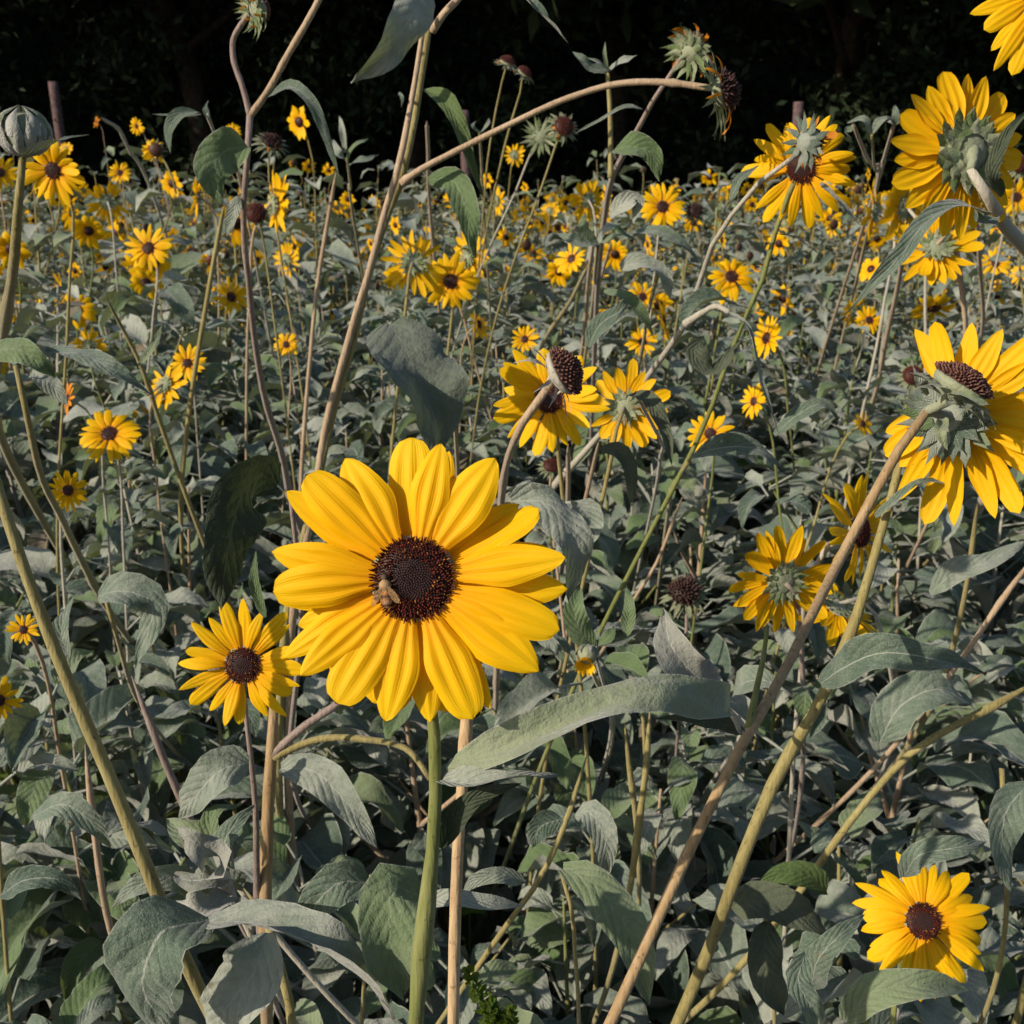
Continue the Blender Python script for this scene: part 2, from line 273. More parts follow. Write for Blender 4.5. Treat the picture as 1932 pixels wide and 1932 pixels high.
# ------------------------------------------------------------------ flower heads
def frame(N):
    N = nrm(N); ref = RT if abs(N @ RT) < .93 else UP
    X = nrm(ref-N*(ref @ N)); return X, np.cross(N, X), N
def petal(mb, C, X, Y, Z, th, r0, L, wd, a0, a1, z0, droop, seed, nv, nu, kind='petal', pleat=.10, roll=0, side=0):
    D = X*math.cos(th)+Y*math.sin(th); Q = -X*math.sin(th)+Y*math.cos(th); n = 5; P = [C+D*r0+Z*z0]
    for k in range(n):
        a = a0+(a1-a0)*k/(n-1); P.append(P[-1]+(D*math.cos(a)+Z*math.sin(a)+Q*side*(k/n))*L/n)
    P = np.array(P); s = np.linspace(0, 1, n+1)
    P[:, 2] -= droop*L*s*s
    blade(mb, P, wd, Z, roll, -.05, .03, nv, nu, kind, pleat, seed, .02, None, -.07)
def disc_geo(mb, C, X, Y, Z, rd, n, dome, style='fresh', seed=0):
    rs = np.random.default_rng(seed+3)
    if style == 'fresh': rd = rd*.90
    dk = {'fresh': (.030, .010, .008), 'brown': (.07, .032, .022), 'black': (.025, .012, .010), 'red': (.045, .009, .006)}[style]
    revolve(mb, C, X, Y, Z, [(rd*math.sin(k*math.pi/16), dome*rd*math.cos(k*math.pi/16)**1.2 if k < 8 else 0) for k in range(9)][::-1], 20, dk)
    k = np.arange(n)+.5; rho = np.sqrt(k/n); th = k*2.39996
    lo = rs.uniform(-.02, .02, n)
    for i in range(n):
        p = rho[i]; r = rd*min(1, p); ph = p*math.pi/2
        base = C+(X*math.cos(th[i])+Y*math.sin(th[i]))*r*.985+Z*(dome*rd*max(0, math.cos(ph))**.8)
        out = nrm(Z*(1.1-.55*p)+(X*math.cos(th[i]+lo[i]*9)+Y*math.sin(th[i]+lo[i]*9))*((.10+.42*p**4) if style == 'fresh' else (.15+.75*p**3+(.5*dome)*p))+X*lo[i]*6+Y*rs.uniform(-.12, .12))
        if style == 'fresh':
            h = rd*(.05+.02*rs.random()) if p < .5 else rd*(.085+.07*rs.random())
            if p > .93: h *= 1.45
            cb = dk if p > .5 else (.045, .022, .022); ct = ((.16, .026, .012) if rs.random() < .6 else (.06, .014, .010)) if p > .5 else (.055, .028, .026)
            if .5 < p < .97 and rs.random() < .11: ct = (.42, .17, .03)
        elif style == 'red': h = rd*(.10+.07*rs.random()); cb = dk; ct = (.11, .02, .009) if rs.random() < .6 else (.05, .012, .008)
        elif style == 'brown': h = rd*(.13+.09*rs.random()); cb = (.06, .026, .02); ct = (.19, .085, .062) if rs.random() < .6 else (.11, .05, .04)
        else: h = rd*(.16+.26*rs.random()); cb = dk; ct = (.065, .03, .025)
        wr = rd*1.45/math.sqrt(n)*(.52 if style == 'fresh' else .6)
        sx = nrm(np.cross(out, X+.3*Y)); sy = np.cross(out, sx); v = []; c = []
        bend = (X*math.cos(th[i])+Y*math.sin(th[i]))*h*.25*rs.random()
        for lv, (f, ww) in enumerate(((0, 1), (.62, .9), (1., .62))):
            for a in range(5):
                an = a*1.2566+i; v.append(base+out*h*f+bend*f*f+(sx*math.cos(an)+sy*math.sin(an))*wr*ww); c.append(cb if lv == 0 else ((np.array(cb)*.5+np.array(ct)*.5) if lv == 1 else ct))
        v.append(base+out*h*1.12+bend); c.append(ct)
        q = [(l*5+a, l*5+(a+1) % 5, (l+1)*5+(a+1) % 5, (l+1)*5+a) for l in (0, 1) for a in range(5)]
        mb.add(v, q, [(10+a, 10+(a+1) % 5, 15) for a in range(5)], None, np.array(c))
def back_geo(mb, C, X, Y, Z, rd, rows, n, blen, refl, seed, nv=6, nu=4, bw=.42, dz=.5):
    rs = np.random.default_rng(seed+9)
    revolve(mb, C, X, Y, Z, [(rd*.003, -dz*rd*1.07), (rd*.15, -dz*rd*1.05), (rd*.4, -dz*rd), (rd*.75, -dz*.75*rd), (rd*.97, -dz*.35*rd), (rd*1.0, -.05*rd), (rd*.78, .0*rd)], 20, (.4, .5, .5))
    for k in range(rows):
        for i in range(n):
            th = (i+.5*(k % 2)+rs.uniform(-.2, .2))*2*math.pi/n; D = X*math.cos(th)+Y*math.sin(th); f = (k+.5)/rows
            rr = rd*(.5+.5*f); L = rd*blen*rs.uniform(.8, 1.2); a0 = R(18)*(1-f)-refl*.3; a1 = -refl*rs.uniform(.5, 1.5)
            P = [C+D*rr*1.02-Z*rd*(dz*(1.02-.75*f)+.10)]
            for s in range(4):
                a = a0+(a1-a0)*s/3; P.append(P[-1]+(D*math.cos(a)+Z*math.sin(a))*L/4)
            blade(mb, P, rd*bw*rs.uniform(.85, 1.15), -Z, 0, -.25, .06, nv, nu, 'bract', 0, int(rs.integers(1e6)), 0)

class Plant:
    def __init__(s, label, base, cat='sunflower', group='sunflower plants with heads and stalks standing over the leaves', name='sunflower_plant'):
        s.base = np.array([base[0], base[1], 0.]); e = bpy.data.objects.new(name, None); COL.objects.link(e); e.location = s.base; e.empty_display_size = .05
        e['label'] = label; e['category'] = cat; s.e = e
        if group: e['group'] = group
    def stem(s, P, r, mat='tan', n=None, sides=8, name='stem', knob=.10, label=None, nodes=0):
        m = MB(); n = n or max(8, len(P)*5); tube(m, P, r, n, sides, knob, len(P)*7+int(abs(P[0][0])*1e4) % 99)
        o = m.obj(name, STEMS[mat], s.e, s.base)
        if label: o['label'] = label
        return o
    def head(s, C, N, rd, np_=20, L=2.2, wd=.7, a0=12, a1=-8, style='fresh', nfl=220, dome=.28, droop=0., seed=0, petals=None, each=False, res=(10, 6), rows=2, nb=13, blen=.8, refl=.5, bw=.42,
             bmat=None, pmat=None, kind=None, miss=.03, lj=.17, name='flower_head', dz=.5, pleat=.10, parent=None):
        X, Y, Z = frame(N); rs = np.random.default_rng(seed+17)
        m = MB(); back_geo(m, C, X, Y, Z, rd, rows, nb, blen, refl, seed, bw=bw, dz=dz)
        if hasattr(s, 'P') and np.linalg.norm(s.P[0]-C) < rd*3.2:
            q0 = C-Z*dz*rd*.9; q1 = s.P[0]; dd_ = nrm(s.P[1]-q1); tube(m, [q0+Z*rd*.1, (q0+q1)/2-Z*rd*.08, q1+dd_*.001], [rd*.30, s.r0*1.15, s.r0*1.0], 10, 8, 0, 0, (.7, .4, .5))
        h = m.obj(name, bmat or BRACT, parent or s.e, s.base)
        m = MB(); disc_geo(m, C, X, Y, Z, rd, nfl, dome, style, seed); m.obj('disc', DISC, h, s.base)
        if petals is None:
            petals = []
            for i in range(np_):
                if rs.random() < miss: continue
                th = (i+rs.uniform(-.28, .28))*2*math.pi/np_
                petals.append((th, rd*L*1.04*(1+rs.uniform(-lj, lj)), rd*wd*rs.uniform(.75, 1.15), R(a0+rs.uniform(-10, 10)), R(a1+rs.uniform(-24, 24)), (-.10 if i % 2 else .02)*rd, rs.uniform(-22, 22), rs.uniform(-.25, .25)))
        m = MB()
        for i, (th, ln, ww, b0, b1, z0, ro, sd) in enumerate(petals):
            if each: m = MB()
            petal(m, C, X, Y, Z, th, rd*.82, ln+rd*.08, ww, b0, b1, z0, droop, seed*31+i, res[0], res[1], kind or ('petal' if i % 3 else 'blunt'), pleat, ro, sd)
            if each: m.obj('petal', pmat or PETAL, h, s.base)
        if not each and petals: m.obj('petals', pmat or PETAL, h, s.base)
        return h
    def leaf(s, P, width, hint, mat=None, label=None, pet=None, **k):
        m = MB()
        if pet: 
            tube(m, pet[0], pet[1], 6, 6, 0, 0, (.8, .5, .5))
        k.setdefault('nv', 14); k.setdefault('nu', 8); k.setdefault('edge', .06)
        blade(m, P, width, hint, **k); o = m.obj('leaf', mat or LEAF, s.e, s.base)
        if label: o['label'] = label
        return o
    def pleaf(s, pts, wpx, hint=(0, .3, 1), mat=None, **k):
        d = np.mean([p[2] for p in pts]); return s.leaf([W(*p) for p in pts], wpx/F*d, cdir(*hint), mat, seed=int(pts[0][0]*7+pts[0][1]), **k)
def to_ground(P, lean=.35):
    P = [np.asarray(p, float) for p in P]; d = nrm(P[-1]-P[-2]); z = P[-1][2]
    d = nrm(np.array([d[0]*.6, d[1]*.6+.38, min(d[2], -.75)])); end = P[-1]+d*(z/-d[2]); mid = (P[-1]+end)/2+np.array([math.sin(z*91)*.03, .04, 0])
    return P+[mid, end]
def px_stem_plant(label, pts, wpx, mat='tan', cat='sunflower', extend=True, name='sunflower_plant', tip=False, keep=True, **k):
    if tip: a, b = pts[0], pts[1]; wpx = [1.5]+list(np.atleast_1d(wpx)*np.ones(len(pts)))[:]; pts = [(a[0]+(a[0]-b[0])*.35, a[1]+(a[1]-b[1])*.35, a[2])]+pts
    ye = pts[-1][1]; de = .50/max(.10, .309-.951*(966-ye)/F); dl = pts[-1][2]      # where such a stalk sinks into the leaves
    if extend and ye < 1700 and de > dl and keep:
        de = min(de, dl*2.0 if tip else dl*1.6); pts = [(p[0], p[1], p[2]+(de-dl)*((i/(len(pts)-1))**(1.0 if tip else 2.6))+((de-dl)*.5 if tip else 0)*(1-i/(len(pts)-1))) for i, p in enumerate(pts)]
    P = [W(*p) for p in pts]; P = to_ground(P) if extend else P
    pl = Plant(label, P[-1][:2], cat, name=name)
    d = [p[2] for p in pts]; wv = np.interp(np.linspace(0, 1, len(pts)), np.linspace(0, 1, len(np.atleast_1d(wpx))), np.atleast_1d(wpx)); r = [a/2/F*b for a, b in zip(wv, d)]+([wv[-1]/2/F*d[-1]]*2 if extend else [])
    # radii resampled along arc length
    seg = np.linalg.norm(np.diff(np.array(P), axis=0), axis=1); cum = np.concatenate([[0], np.cumsum(seg)]); cum /= cum[-1]; rr = np.interp(np.linspace(0, 1, 40), cum, r)
    pl.stem(P, rr, mat, n=60, sides=10, **k); pl.P = P; pl.r0 = rr[0]; return pl

# ------------------------------------------------------------------ the setting
def struct(o): o['kind'] = 'structure'; return o
m = MB(); g = 40; xs = np.linspace(-60, 60, g+1); ys = np.linspace(-40, 80, g+1); XX, YY = np.meshgrid(xs, ys)
ZZ = 0.03*np.sin(XX*1.3)*np.cos(YY*1.1); i, j = np.meshgrid(np.arange(g), np.arange(g), indexing='ij'); b = (i*(g+1)+j).ravel()
m.add(np.stack([XX, YY, ZZ], -1).reshape(-1, 3), np.stack([b, b+1, b+g+2, b+g+1], 1)); struct(m.obj('ground', SOIL))
m = MB(); xs = np.linspace(-45, 45, 61); prof_b = [(25, -.3), (26, 2), (28, 6), (31, 11), (36, 16), (48, 19), (60, -1)]  # bank added behind the trees so no bright sky shows through
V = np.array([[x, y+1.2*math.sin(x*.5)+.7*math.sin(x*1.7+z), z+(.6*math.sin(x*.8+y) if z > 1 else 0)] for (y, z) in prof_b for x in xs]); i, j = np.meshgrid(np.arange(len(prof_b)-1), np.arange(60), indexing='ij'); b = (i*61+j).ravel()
m.add(V, np.stack([b, b+1, b+62, b+61], 1)); struct(m.obj('sky_backing_bank', BACKING))

def leaf_cloud(mb, ctrs, rad, n, size, rs):
    c = ctrs[rs.integers(0, len(ctrs), n)]; rr = rad[rs.integers(0, len(rad), n)] if len(rad) > 1 else rad[0]
    d = nrm(rs.normal(size=(n, 3))); p = c+d*(np.atleast_1d(rr)[:, None]*rs.uniform(.55, 1.05, n)[:, None])*np.array([1, 1, .7])
    a = nrm(rs.normal(size=(n, 3))+[0, 0, -.5]); b_ = nrm(np.cross(a, rs.normal(size=(n, 3)))); s = size*rs.uniform(.6, 1.3, n)[:, None]
    v = np.stack([p-a*s, p+b_*s*.42-a*s*.1, p+a*s, p-b_*s*.42-a*s*.1], 1).reshape(-1, 3); q = np.arange(n*4).reshape(-1, 4)
    mb.add(v, q, None, None, np.repeat(np.stack([rs.random(n)]*3, 1), 4, 0))
rs = np.random.default_rng(5)
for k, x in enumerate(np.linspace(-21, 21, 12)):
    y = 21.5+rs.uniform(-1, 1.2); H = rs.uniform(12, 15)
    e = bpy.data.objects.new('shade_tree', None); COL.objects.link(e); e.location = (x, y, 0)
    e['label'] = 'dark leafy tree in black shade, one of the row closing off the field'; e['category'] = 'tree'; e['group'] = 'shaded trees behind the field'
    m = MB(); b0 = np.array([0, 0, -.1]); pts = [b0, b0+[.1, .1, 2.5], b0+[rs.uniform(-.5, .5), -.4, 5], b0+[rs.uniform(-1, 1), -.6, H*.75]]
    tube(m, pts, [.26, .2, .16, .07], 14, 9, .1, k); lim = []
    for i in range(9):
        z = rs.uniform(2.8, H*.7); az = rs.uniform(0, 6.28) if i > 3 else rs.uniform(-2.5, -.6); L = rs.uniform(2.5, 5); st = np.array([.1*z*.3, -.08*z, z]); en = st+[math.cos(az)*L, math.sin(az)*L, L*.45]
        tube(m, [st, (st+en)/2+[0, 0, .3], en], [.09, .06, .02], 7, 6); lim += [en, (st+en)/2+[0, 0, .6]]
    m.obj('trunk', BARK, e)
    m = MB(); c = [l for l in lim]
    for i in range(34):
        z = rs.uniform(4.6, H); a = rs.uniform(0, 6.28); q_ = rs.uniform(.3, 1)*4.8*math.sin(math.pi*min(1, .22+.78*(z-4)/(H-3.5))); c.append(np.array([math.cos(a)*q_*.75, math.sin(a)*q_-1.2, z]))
    for i in range(5): c.append(np.array([rs.uniform(-2, 2), rs.uniform(-4.8, -3), rs.uniform(4.7, 5.8)]))  # low forward clumps above the view, shaped to keep sun off the treeline
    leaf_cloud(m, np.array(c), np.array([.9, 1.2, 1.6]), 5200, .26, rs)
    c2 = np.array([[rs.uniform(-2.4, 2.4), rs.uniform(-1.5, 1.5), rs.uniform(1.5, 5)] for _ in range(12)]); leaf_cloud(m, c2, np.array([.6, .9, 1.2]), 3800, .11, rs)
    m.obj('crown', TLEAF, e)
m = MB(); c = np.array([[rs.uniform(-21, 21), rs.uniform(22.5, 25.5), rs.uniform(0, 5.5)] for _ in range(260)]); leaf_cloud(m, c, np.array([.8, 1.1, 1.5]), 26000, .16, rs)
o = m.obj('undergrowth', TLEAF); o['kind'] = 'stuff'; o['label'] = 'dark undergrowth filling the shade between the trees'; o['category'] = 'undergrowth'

# posts of the fence behind the field
for (x, y, wd, lab) in ((100, 154, 20, 'weathered wooden post at the far left, rising beside the big green bud'), (876, 208, 20, 'weathered wooden post in the dark gap between the crossing stalks'), (1507, 192, 20, 'weathered wooden post just above the drooping flower on the right')):
    d = 15.; top = W(x, y, d); r = wd/2/F*d; e = bpy.data.objects.new('fence_post', None); COL.objects.link(e); e.location = (top[0], top[1], 0); e['label'] = lab; e['category'] = 'post'; e['group'] = 'wooden posts at the far edge'
    m = MB(); tube(m, [(0, 0, -.1), (.02, 0, top[2]*.5), (0, 0, top[2])], [r*1.1, r, r*.92], 14, 10, .08, x); m.obj('shaft', WOOD, e)
    m = MB()
    for zz in (.45, .8): tube(m, [(0, -r-.01, top[2]*zz), (0, -r-.05, top[2]*zz+.03), (0.03, -r-.06, top[2]*zz)], .008, 5, 6)
    m.obj('wire_staple', BARK, e)

# ------------------------------------------------------------------ plants of the leafy mass
def leaf_path(node, az, L, pet, e0, e1):
    D = np.array([math.cos(az), math.sin(az), 0]); Z = np.array([0, 0, 1.]); P = [np.asarray(node, float)]
    for k in range(3): a = e0+.0*k; P.append(P[-1]+(D*math.cos(a)+Z*math.sin(a))*pet/3)
    B = [P[-1]]
    for k in range(5): a = e0+(e1-e0)*((k+1)/5); B.append(B[-1]+(D*math.cos(a)+Z*math.sin(a))*L/5)
    return np.array(P), np.array(B)
def auto_leaf(node, az, L, rs, lod=2, mb=None, small=False):
    e0 = rs.uniform(.15, .9); e1 = e0-rs.uniform(.7, 1.9); pet, B = leaf_path(node, az, L, L*rs.uniform(.25, .5), e0, e1)
    m = mb or MB(); v = rs.random()
    if lod: tube(m, pet, .0011+L*.006, 4, 5, 0, 0, (v, .5, .5), False)
    nv, nu = ((12, 8), (6, 4), (3, 2))[2-lod]
    side = np.array([-math.sin(az), math.cos(az), 0]); B = B+side*np.linspace(0, 1, 6)[:, None]**2*L*rs.uniform(-.3, .3)
    blade(m, B, L*rs.uniform(.46, .66), (0, 0, 1) if e1 > -1.25 else nrm([math.cos(az)*.5, math.sin(az)*.5, 1]), (rs.uniform(-25, 25), rs.uniform(-50, 50)), rs.uniform(.05, .85), rs.uniform(.05, .15), nv, nu, 'leaf' if rs.random() < .7 else 'lance', 0, rs.integers(1e6), .06 if lod == 2 else 0, v)
    return m
def stalk(seed, H):
    rs = np.random.default_rng(seed); lean = rs.uniform(-.12, .12, 2); return np.array([[0, 0, 0], [lean[0]*.2, lean[1]*.2, H*.35], [lean[0]*.7, lean[1]*.7, H*.7], [lean[0], lean[1], H]])
def small_head(mb_p, mb_d, mb_b, C, N, D, rs, lod, style='fresh', withered=False):
    X, Y, Z = frame(N); rd = D/2*.28; n = 15 if lod else 11
    if not withered:
        for i in range(n):
            if rs.random() < .06: continue
            petal(mb_p, C, X, Y, Z, (i+rs.uniform(-.3, .3))*6.283/n, rd*.9, D/2*rs.uniform(.62, .8), D*rs.uniform(.18, .25), R(rs.uniform(-5, 30)), R(rs.uniform(-60, 25)), 0, rs.uniform(0, .2), int(rs.integers(1e6)), 5 if lod else 3, 4 if lod else 2, pleat=.1 if lod else 0)
    if withered and rs.random() < .75:
        for i in range(7): petal(mb_p, C, X, Y, Z, rs.uniform(0, 6.28), rd*.9, rd*rs.uniform(.8, 1.6), D*.12, R(rs.uniform(-30, 60)), R(rs.uniform(-120, 60)), 0, .4, int(rs.integers(1e6)), 4 if lod else 3, 2, pleat=0, roll=rs.uniform(-60, 60))
    rr = rd if not withered else rd*1.05
    c = {'fresh': (.035, .010, .007), 'brown': (.065, .028, .018), 'red': (.085, .018, .010), 'orange': (.42, .17, .02)}[style]
    if lod == 2: disc_geo(mb_d, C, X, Y, Z, rr, 90, .5, 'brown' if style != 'fresh' else 'fresh', int(rs.integers(1e6)))
    else: revolve(mb_d, C, X, Y, Z, [(rr, 0), (rr*.92, rr*.25), (rr*.5, rr*.45), (rr*.05, rr*.5)], 10, c)
    back_geo(mb_b, C, X, Y, Z, rr, 1, 9, .9, .6, int(rs.integers(1e6)), 4, 2)
def proto(seed, H, nl, flowers, lod):
    """parts: stem, list of leaves, heads [(bract mb, disc mb, petal mb)]"""
    rs = np.random.default_rng(seed); S = stalk(seed, H); C = spline(S, 30); st = MB(); tube(st, S, [.0065, .006, .0045, .0016], 14 if lod else 5, 7 if lod else 4, .12, seed)
    lv = []; az = rs.uniform(0, 6.28); ends = [C[-1]]
    for b in range(3 if lod else 2):
        z = int(rs.uniform(12, 24)); a = rs.uniform(0, 6.28); L = rs.uniform(.14, .30); p0 = C[z]; e = p0+[math.cos(a)*L*.6, math.sin(a)*L*.6, L*.75]; e[2] = min(e[2], H+.04)
        tube(st, [p0, (p0+e)/2+[0, 0, -.01], e], [.0036, .003, .0013], 8, 6); ends.append(e)
    for k in range(nl):
        az += 2.4+rs.uniform(-.4, .4); f = rs.uniform(.30, 1)**.8; node = C[int(f*29)]; L = (.085+.055*math.sin(math.pi*min(1, f)))*rs.uniform(.75, 1.3)
        if f > .9: L *= .75
        if lod < 2: L *= 1.25
        lv.append(auto_leaf(node, az, L, rs, lod))
    for e in ends:
        for k in range(4 if lod else 3):
            az += 2.0; lv.append(auto_leaf(e-[0, 0, rs.uniform(0, .05)], az, rs.uniform(.05, .09)*(1 if lod == 2 else 1.25), rs, lod))
    hd = []
    for kind in flowers:
        e = ends[int(rs.integers(len(ends)))]; up = rs.uniform(.02, .2); a = rs.uniform(0, 6.28); t = e+[rs.uniform(-.05, .05), rs.uniform(-.05, .05), up]
        tube(st, [e, (e+t)/2+[.01, 0, 0], t], [.0028, .0025, .0024], 8 if lod else 3, 6 if lod else 4)
        a = rs.normal(-1.9, 1.5); N = nrm([math.cos(a), math.sin(a), rs.uniform(-.5, .6)]); mbs = (MB(), MB(), MB()); D = rs.uniform(.085, .122)
        small_head(mbs[2], mbs[1], mbs[0], t+N*.008, N, D, rs, lod, 'fresh' if kind == 'y' else ('red', 'brown', 'brown')[int(rs.integers(3))], kind == 'w')
        hd.append(mbs)
    return st, lv, hd

# ---- nearest: leaf by leaf; middle distance: leaves in one mesh; far: one mass
SPOTS = []
rs = np.random.default_rng(21)
def clear(x, y):                      # keep the mass off the camera's own feet
    return math.hypot(x, y) > .62
yy = .60
while yy < 11.6:
    sp = .155 if yy < 1.25 else (.215 if yy < 3 else (.26 if yy < 6 else .34)); hw = yy*.50+.35; n = int(2*hw/sp)
    for i in range(n):
        x = -hw+(i+.5)*2*hw/n+rs.uniform(-.09, .09); y = yy+rs.uniform(-.09, .09)
        if clear(x, y): SPOTS.append((math.hypot(x, y), x, y))
    yy += sp*.95
SPOTS.sort(); NI = 240
def build_proto_things(defs, perleaf, lab, group):
    out = []
    for (seed, H, nl, fl, lod) in defs:
        st, lv, hd = proto(seed, H, nl, fl, lod); parts = [('stem', st.mesh('stem', (OLIVE, GREYST, GREEN, TAN)[seed % 4]), None)]
        if perleaf: parts += [('leaf', l.mesh('leaf', LEAF), None) for l in lv]
        else:
            a = MB()
            for l in lv: a.merge(l.arrays())
            parts.append(('leaves', a.mesh('leaves', LEAF), None))
        for (b, d, p) in hd:
            parts.append(('flower_head', b.mesh('flower_head', BRACT), [('disc', d.mesh('disc', DISC))]+([('petals', p.mesh('petals', PETAL))] if p.v else [])))
        out.append((parts, len(fl) > 0, 'y' in fl))
    return out
defs_near = [(100+k, .86+.035*(k % 4), 26, '', 2) for k in range(7)]
defs_mid = [(200+k, .88+.03*(k % 5), 24, '', 1) for k in range(6)]+[(220+k, .90+.02*(k % 3), 22, ('y', 'yy', 'w', 'yw', 'y')[k % 5], 1) for k in range(8)]
near = build_proto_things(defs_near, True, '', ''); mid = build_proto_things(defs_mid, False, '', '')
ANCH = [('the biggest flower', 780, 1092), ('the small open flower left of it', 458, 1255), ('the corner flower at lower right', 1740, 1722), ('the lone flower with black disc at left', 206, 818), ('the withered cone head', 1062, 702), ('the big bud', 45, 252), ('the twin heads in the upper middle', 815, 510), ('the large back turned flower', 1815, 292), ('the nodding flower between thick stalks', 1588, 1140), ('the neat flower near the horizon', 1250, 390), ('the bare thick stalk at lower left', 200, 1450), ('the bright green stem', 810, 1650), ('the crossing thick stalks', 1400, 1500), ('the olive diagonal stalk', 1800, 1370), ('the ribbed leaf', 735, 1780), ('the green weed spike', 920, 1900), ('the half open bud', 1106, 1240), ('the shaggy flower at upper left', 280, 468), ('the half hidden big flower at right', 1800, 785), ('the backlit flower at right', 1878, 496), ('the big broad leaf over the biggest flower', 780, 720), ('the black spent head', 1292, 1116), ('the shaggy flower in the middle', 1340, 818), ('the drooping flower at upper right', 1512, 318)]
USED = set()
def place_label(head, x, y, z, group_lab, near_lim=170):
    v = np.array([x, y, z])-CAMP; d = v @ FW
    if d < .1: return group_lab
    px_, py_ = 966+F*(v @ RT)/d, 966-F*(v @ UP)/d
    if not (-60 < px_ < 1992 and -60 < py_ < 2000): return group_lab
    o = sorted(ANCH, key=lambda q: math.hypot(q[1]-px_, q[2]-py_))
    for q in o[:3]:
        dx, dy = px_-q[1], py_-q[2]; r = math.hypot(dx, dy)
        w_ = (('right of', 'above and right of', 'above', 'above and left of', 'left of', 'below and left of', 'below', 'below and right of')[int(round(math.atan2(-dy, dx)/(math.pi/4))) % 8])
        L_ = head+(' close ' if r < near_lim else ' some way ')+w_+' '+q[0]
        if L_ not in USED and len(L_.split()) <= 16: USED.add(L_); return L_
    return group_lab
def put(pr, x, y, a, s):
    parts, hasf, yel = pr; e = bpy.data.objects.new('sunflower_plant', None); COL.objects.link(e); e.location = (x, y, 0); e.rotation_euler = (0, 0, a); e.scale = (s, s, s); e.empty_display_size = .05
    e['category'] = 'sunflower'
    if not hasf: e['label'] = 'low silvery sunflower plant with leaves only, part of the grey green mass'; e['group'] = 'leafy sunflower plants without flowers'
    elif yel: e['label'] = 'mid distance sunflower plant with small yellow flowers just above the leafy mass'; e['group'] = 'small flowering plants in the middle distance'
    else: e['label'] = 'mid distance sunflower plant carrying only a small spent brown or rusty head'; e['group'] = 'small spent plants in the middle distance'
    if math.hypot(x, y) < 1.9 or yel: e['label'] = place_label('leafy grey plant' if not hasf else 'small flowering plant', x, y, .95*s, e['label'])
    for (nm, me, sub) in parts:
        o = bpy.data.objects.new(nm, me); COL.objects.link(o); o.parent = e
        if sub:
            for (n2, m2) in sub: q = bpy.data.objects.new(n2, m2); COL.objects.link(q); q.parent = o
for k, (dd, x, y) in enumerate(SPOTS[:NI]):
    if dd < 2.0: pr = near[k % len(near)]
    else:
        i = int(rs.integers(0, 14)) if dd > 3.0 else int(rs.integers(0, 6)); pr = mid[i]
        if dd < 3.8 and pr[1] and rs.random() < .5: pr = mid[int(rs.integers(0, 6))]
    a = rs.uniform(-.7, .7) if pr[1] else rs.uniform(0, 6.28)
    sc_ = np.interp(dd, [.6, .9, 1.3, 2.2, 4, 7], [.93, .99, 1.05, 1.14, 1.17, 1.20])*rs.uniform(.90, 1.07)+(rs.uniform(.1, .25) if dd > 3 and rs.random() < .12 else 0)
    put(pr, x, y, a, sc_)
far = [proto(300+k, .86+.02*(k % 6), 16, ('yy', 'yyy', '', 'yw', 'yyw', 'y', 'ww', 'yyyw')[k % 8], 0) for k in range(16)]
def cat_arr(mbs):
    a = MB()
    for l in mbs:
        if l.v: a.merge(l.arrays())
    return a.arrays() if a.v else None
fars = [(cat_arr([s]), cat_arr(l), cat_arr([h[0] for h in hd]) if hd else None, cat_arr([h[1] for h in hd]) if hd else None, cat_arr([h[2] for h in hd]) if hd else None) for s, l, hd in far]
mass = [MB() for _ in range(5)]
for (dd, x, y) in SPOTS[NI:]:
    pn = math.sin(x*1.3+1)*math.sin(y*1.1+x*.4)+.6*math.sin(x*3.1+y*2.3)+.35*(x > .5); f = fars[(2, 10, 6, 14)[int(rs.integers(4))] if rs.random() > .50+.42*pn else int(rs.integers(16))]; a = rs.uniform(-.8, .8) if f[4] is not None else rs.uniform(0, 6.28); s = np.interp(dd, [5, 8, 12], [1.19, 1.26, 1.36])*rs.uniform(.86, 1.08)+(rs.uniform(.12, .42) if rs.random() < (.16 if x < 1 else .10) else 0); sh = rs.random(); ca, sa = math.cos(a), math.sin(a)
    Rm = np.array([[ca, -sa, 0], [sa, ca, 0], [0, 0, 1]])*s
    for m, arr in zip(mass, f):
        if arr is not None:
            c = arr[4].copy()
            if m is mass[1]: c[:, 0] = (c[:, 0]+sh) % 1
            m.merge((arr[0] @ Rm.T+[x, y, 0], arr[1], arr[2], arr[3], c))
lab = ('far off sunflower mass', 'stems')
root = None
e = bpy.data.objects.new('sunflower_field', None); COL.objects.link(e); e['kind'] = 'stuff'; e['category'] = 'sunflower field'; e['label'] = 'far part of the sunflower field, a dense mass flecked yellow up to the dark trees'; e.location = (0, 6, 0)
for m, mt, nm in zip(mass, (OLIVE, LEAF, BRACT, DISC, PETAL), ('stems', 'leaves', 'flower_heads', 'discs', 'petals')):
    o = m.obj(nm, mt, e, np.array([0, 6, 0])); o['kind'] = 'stuff'

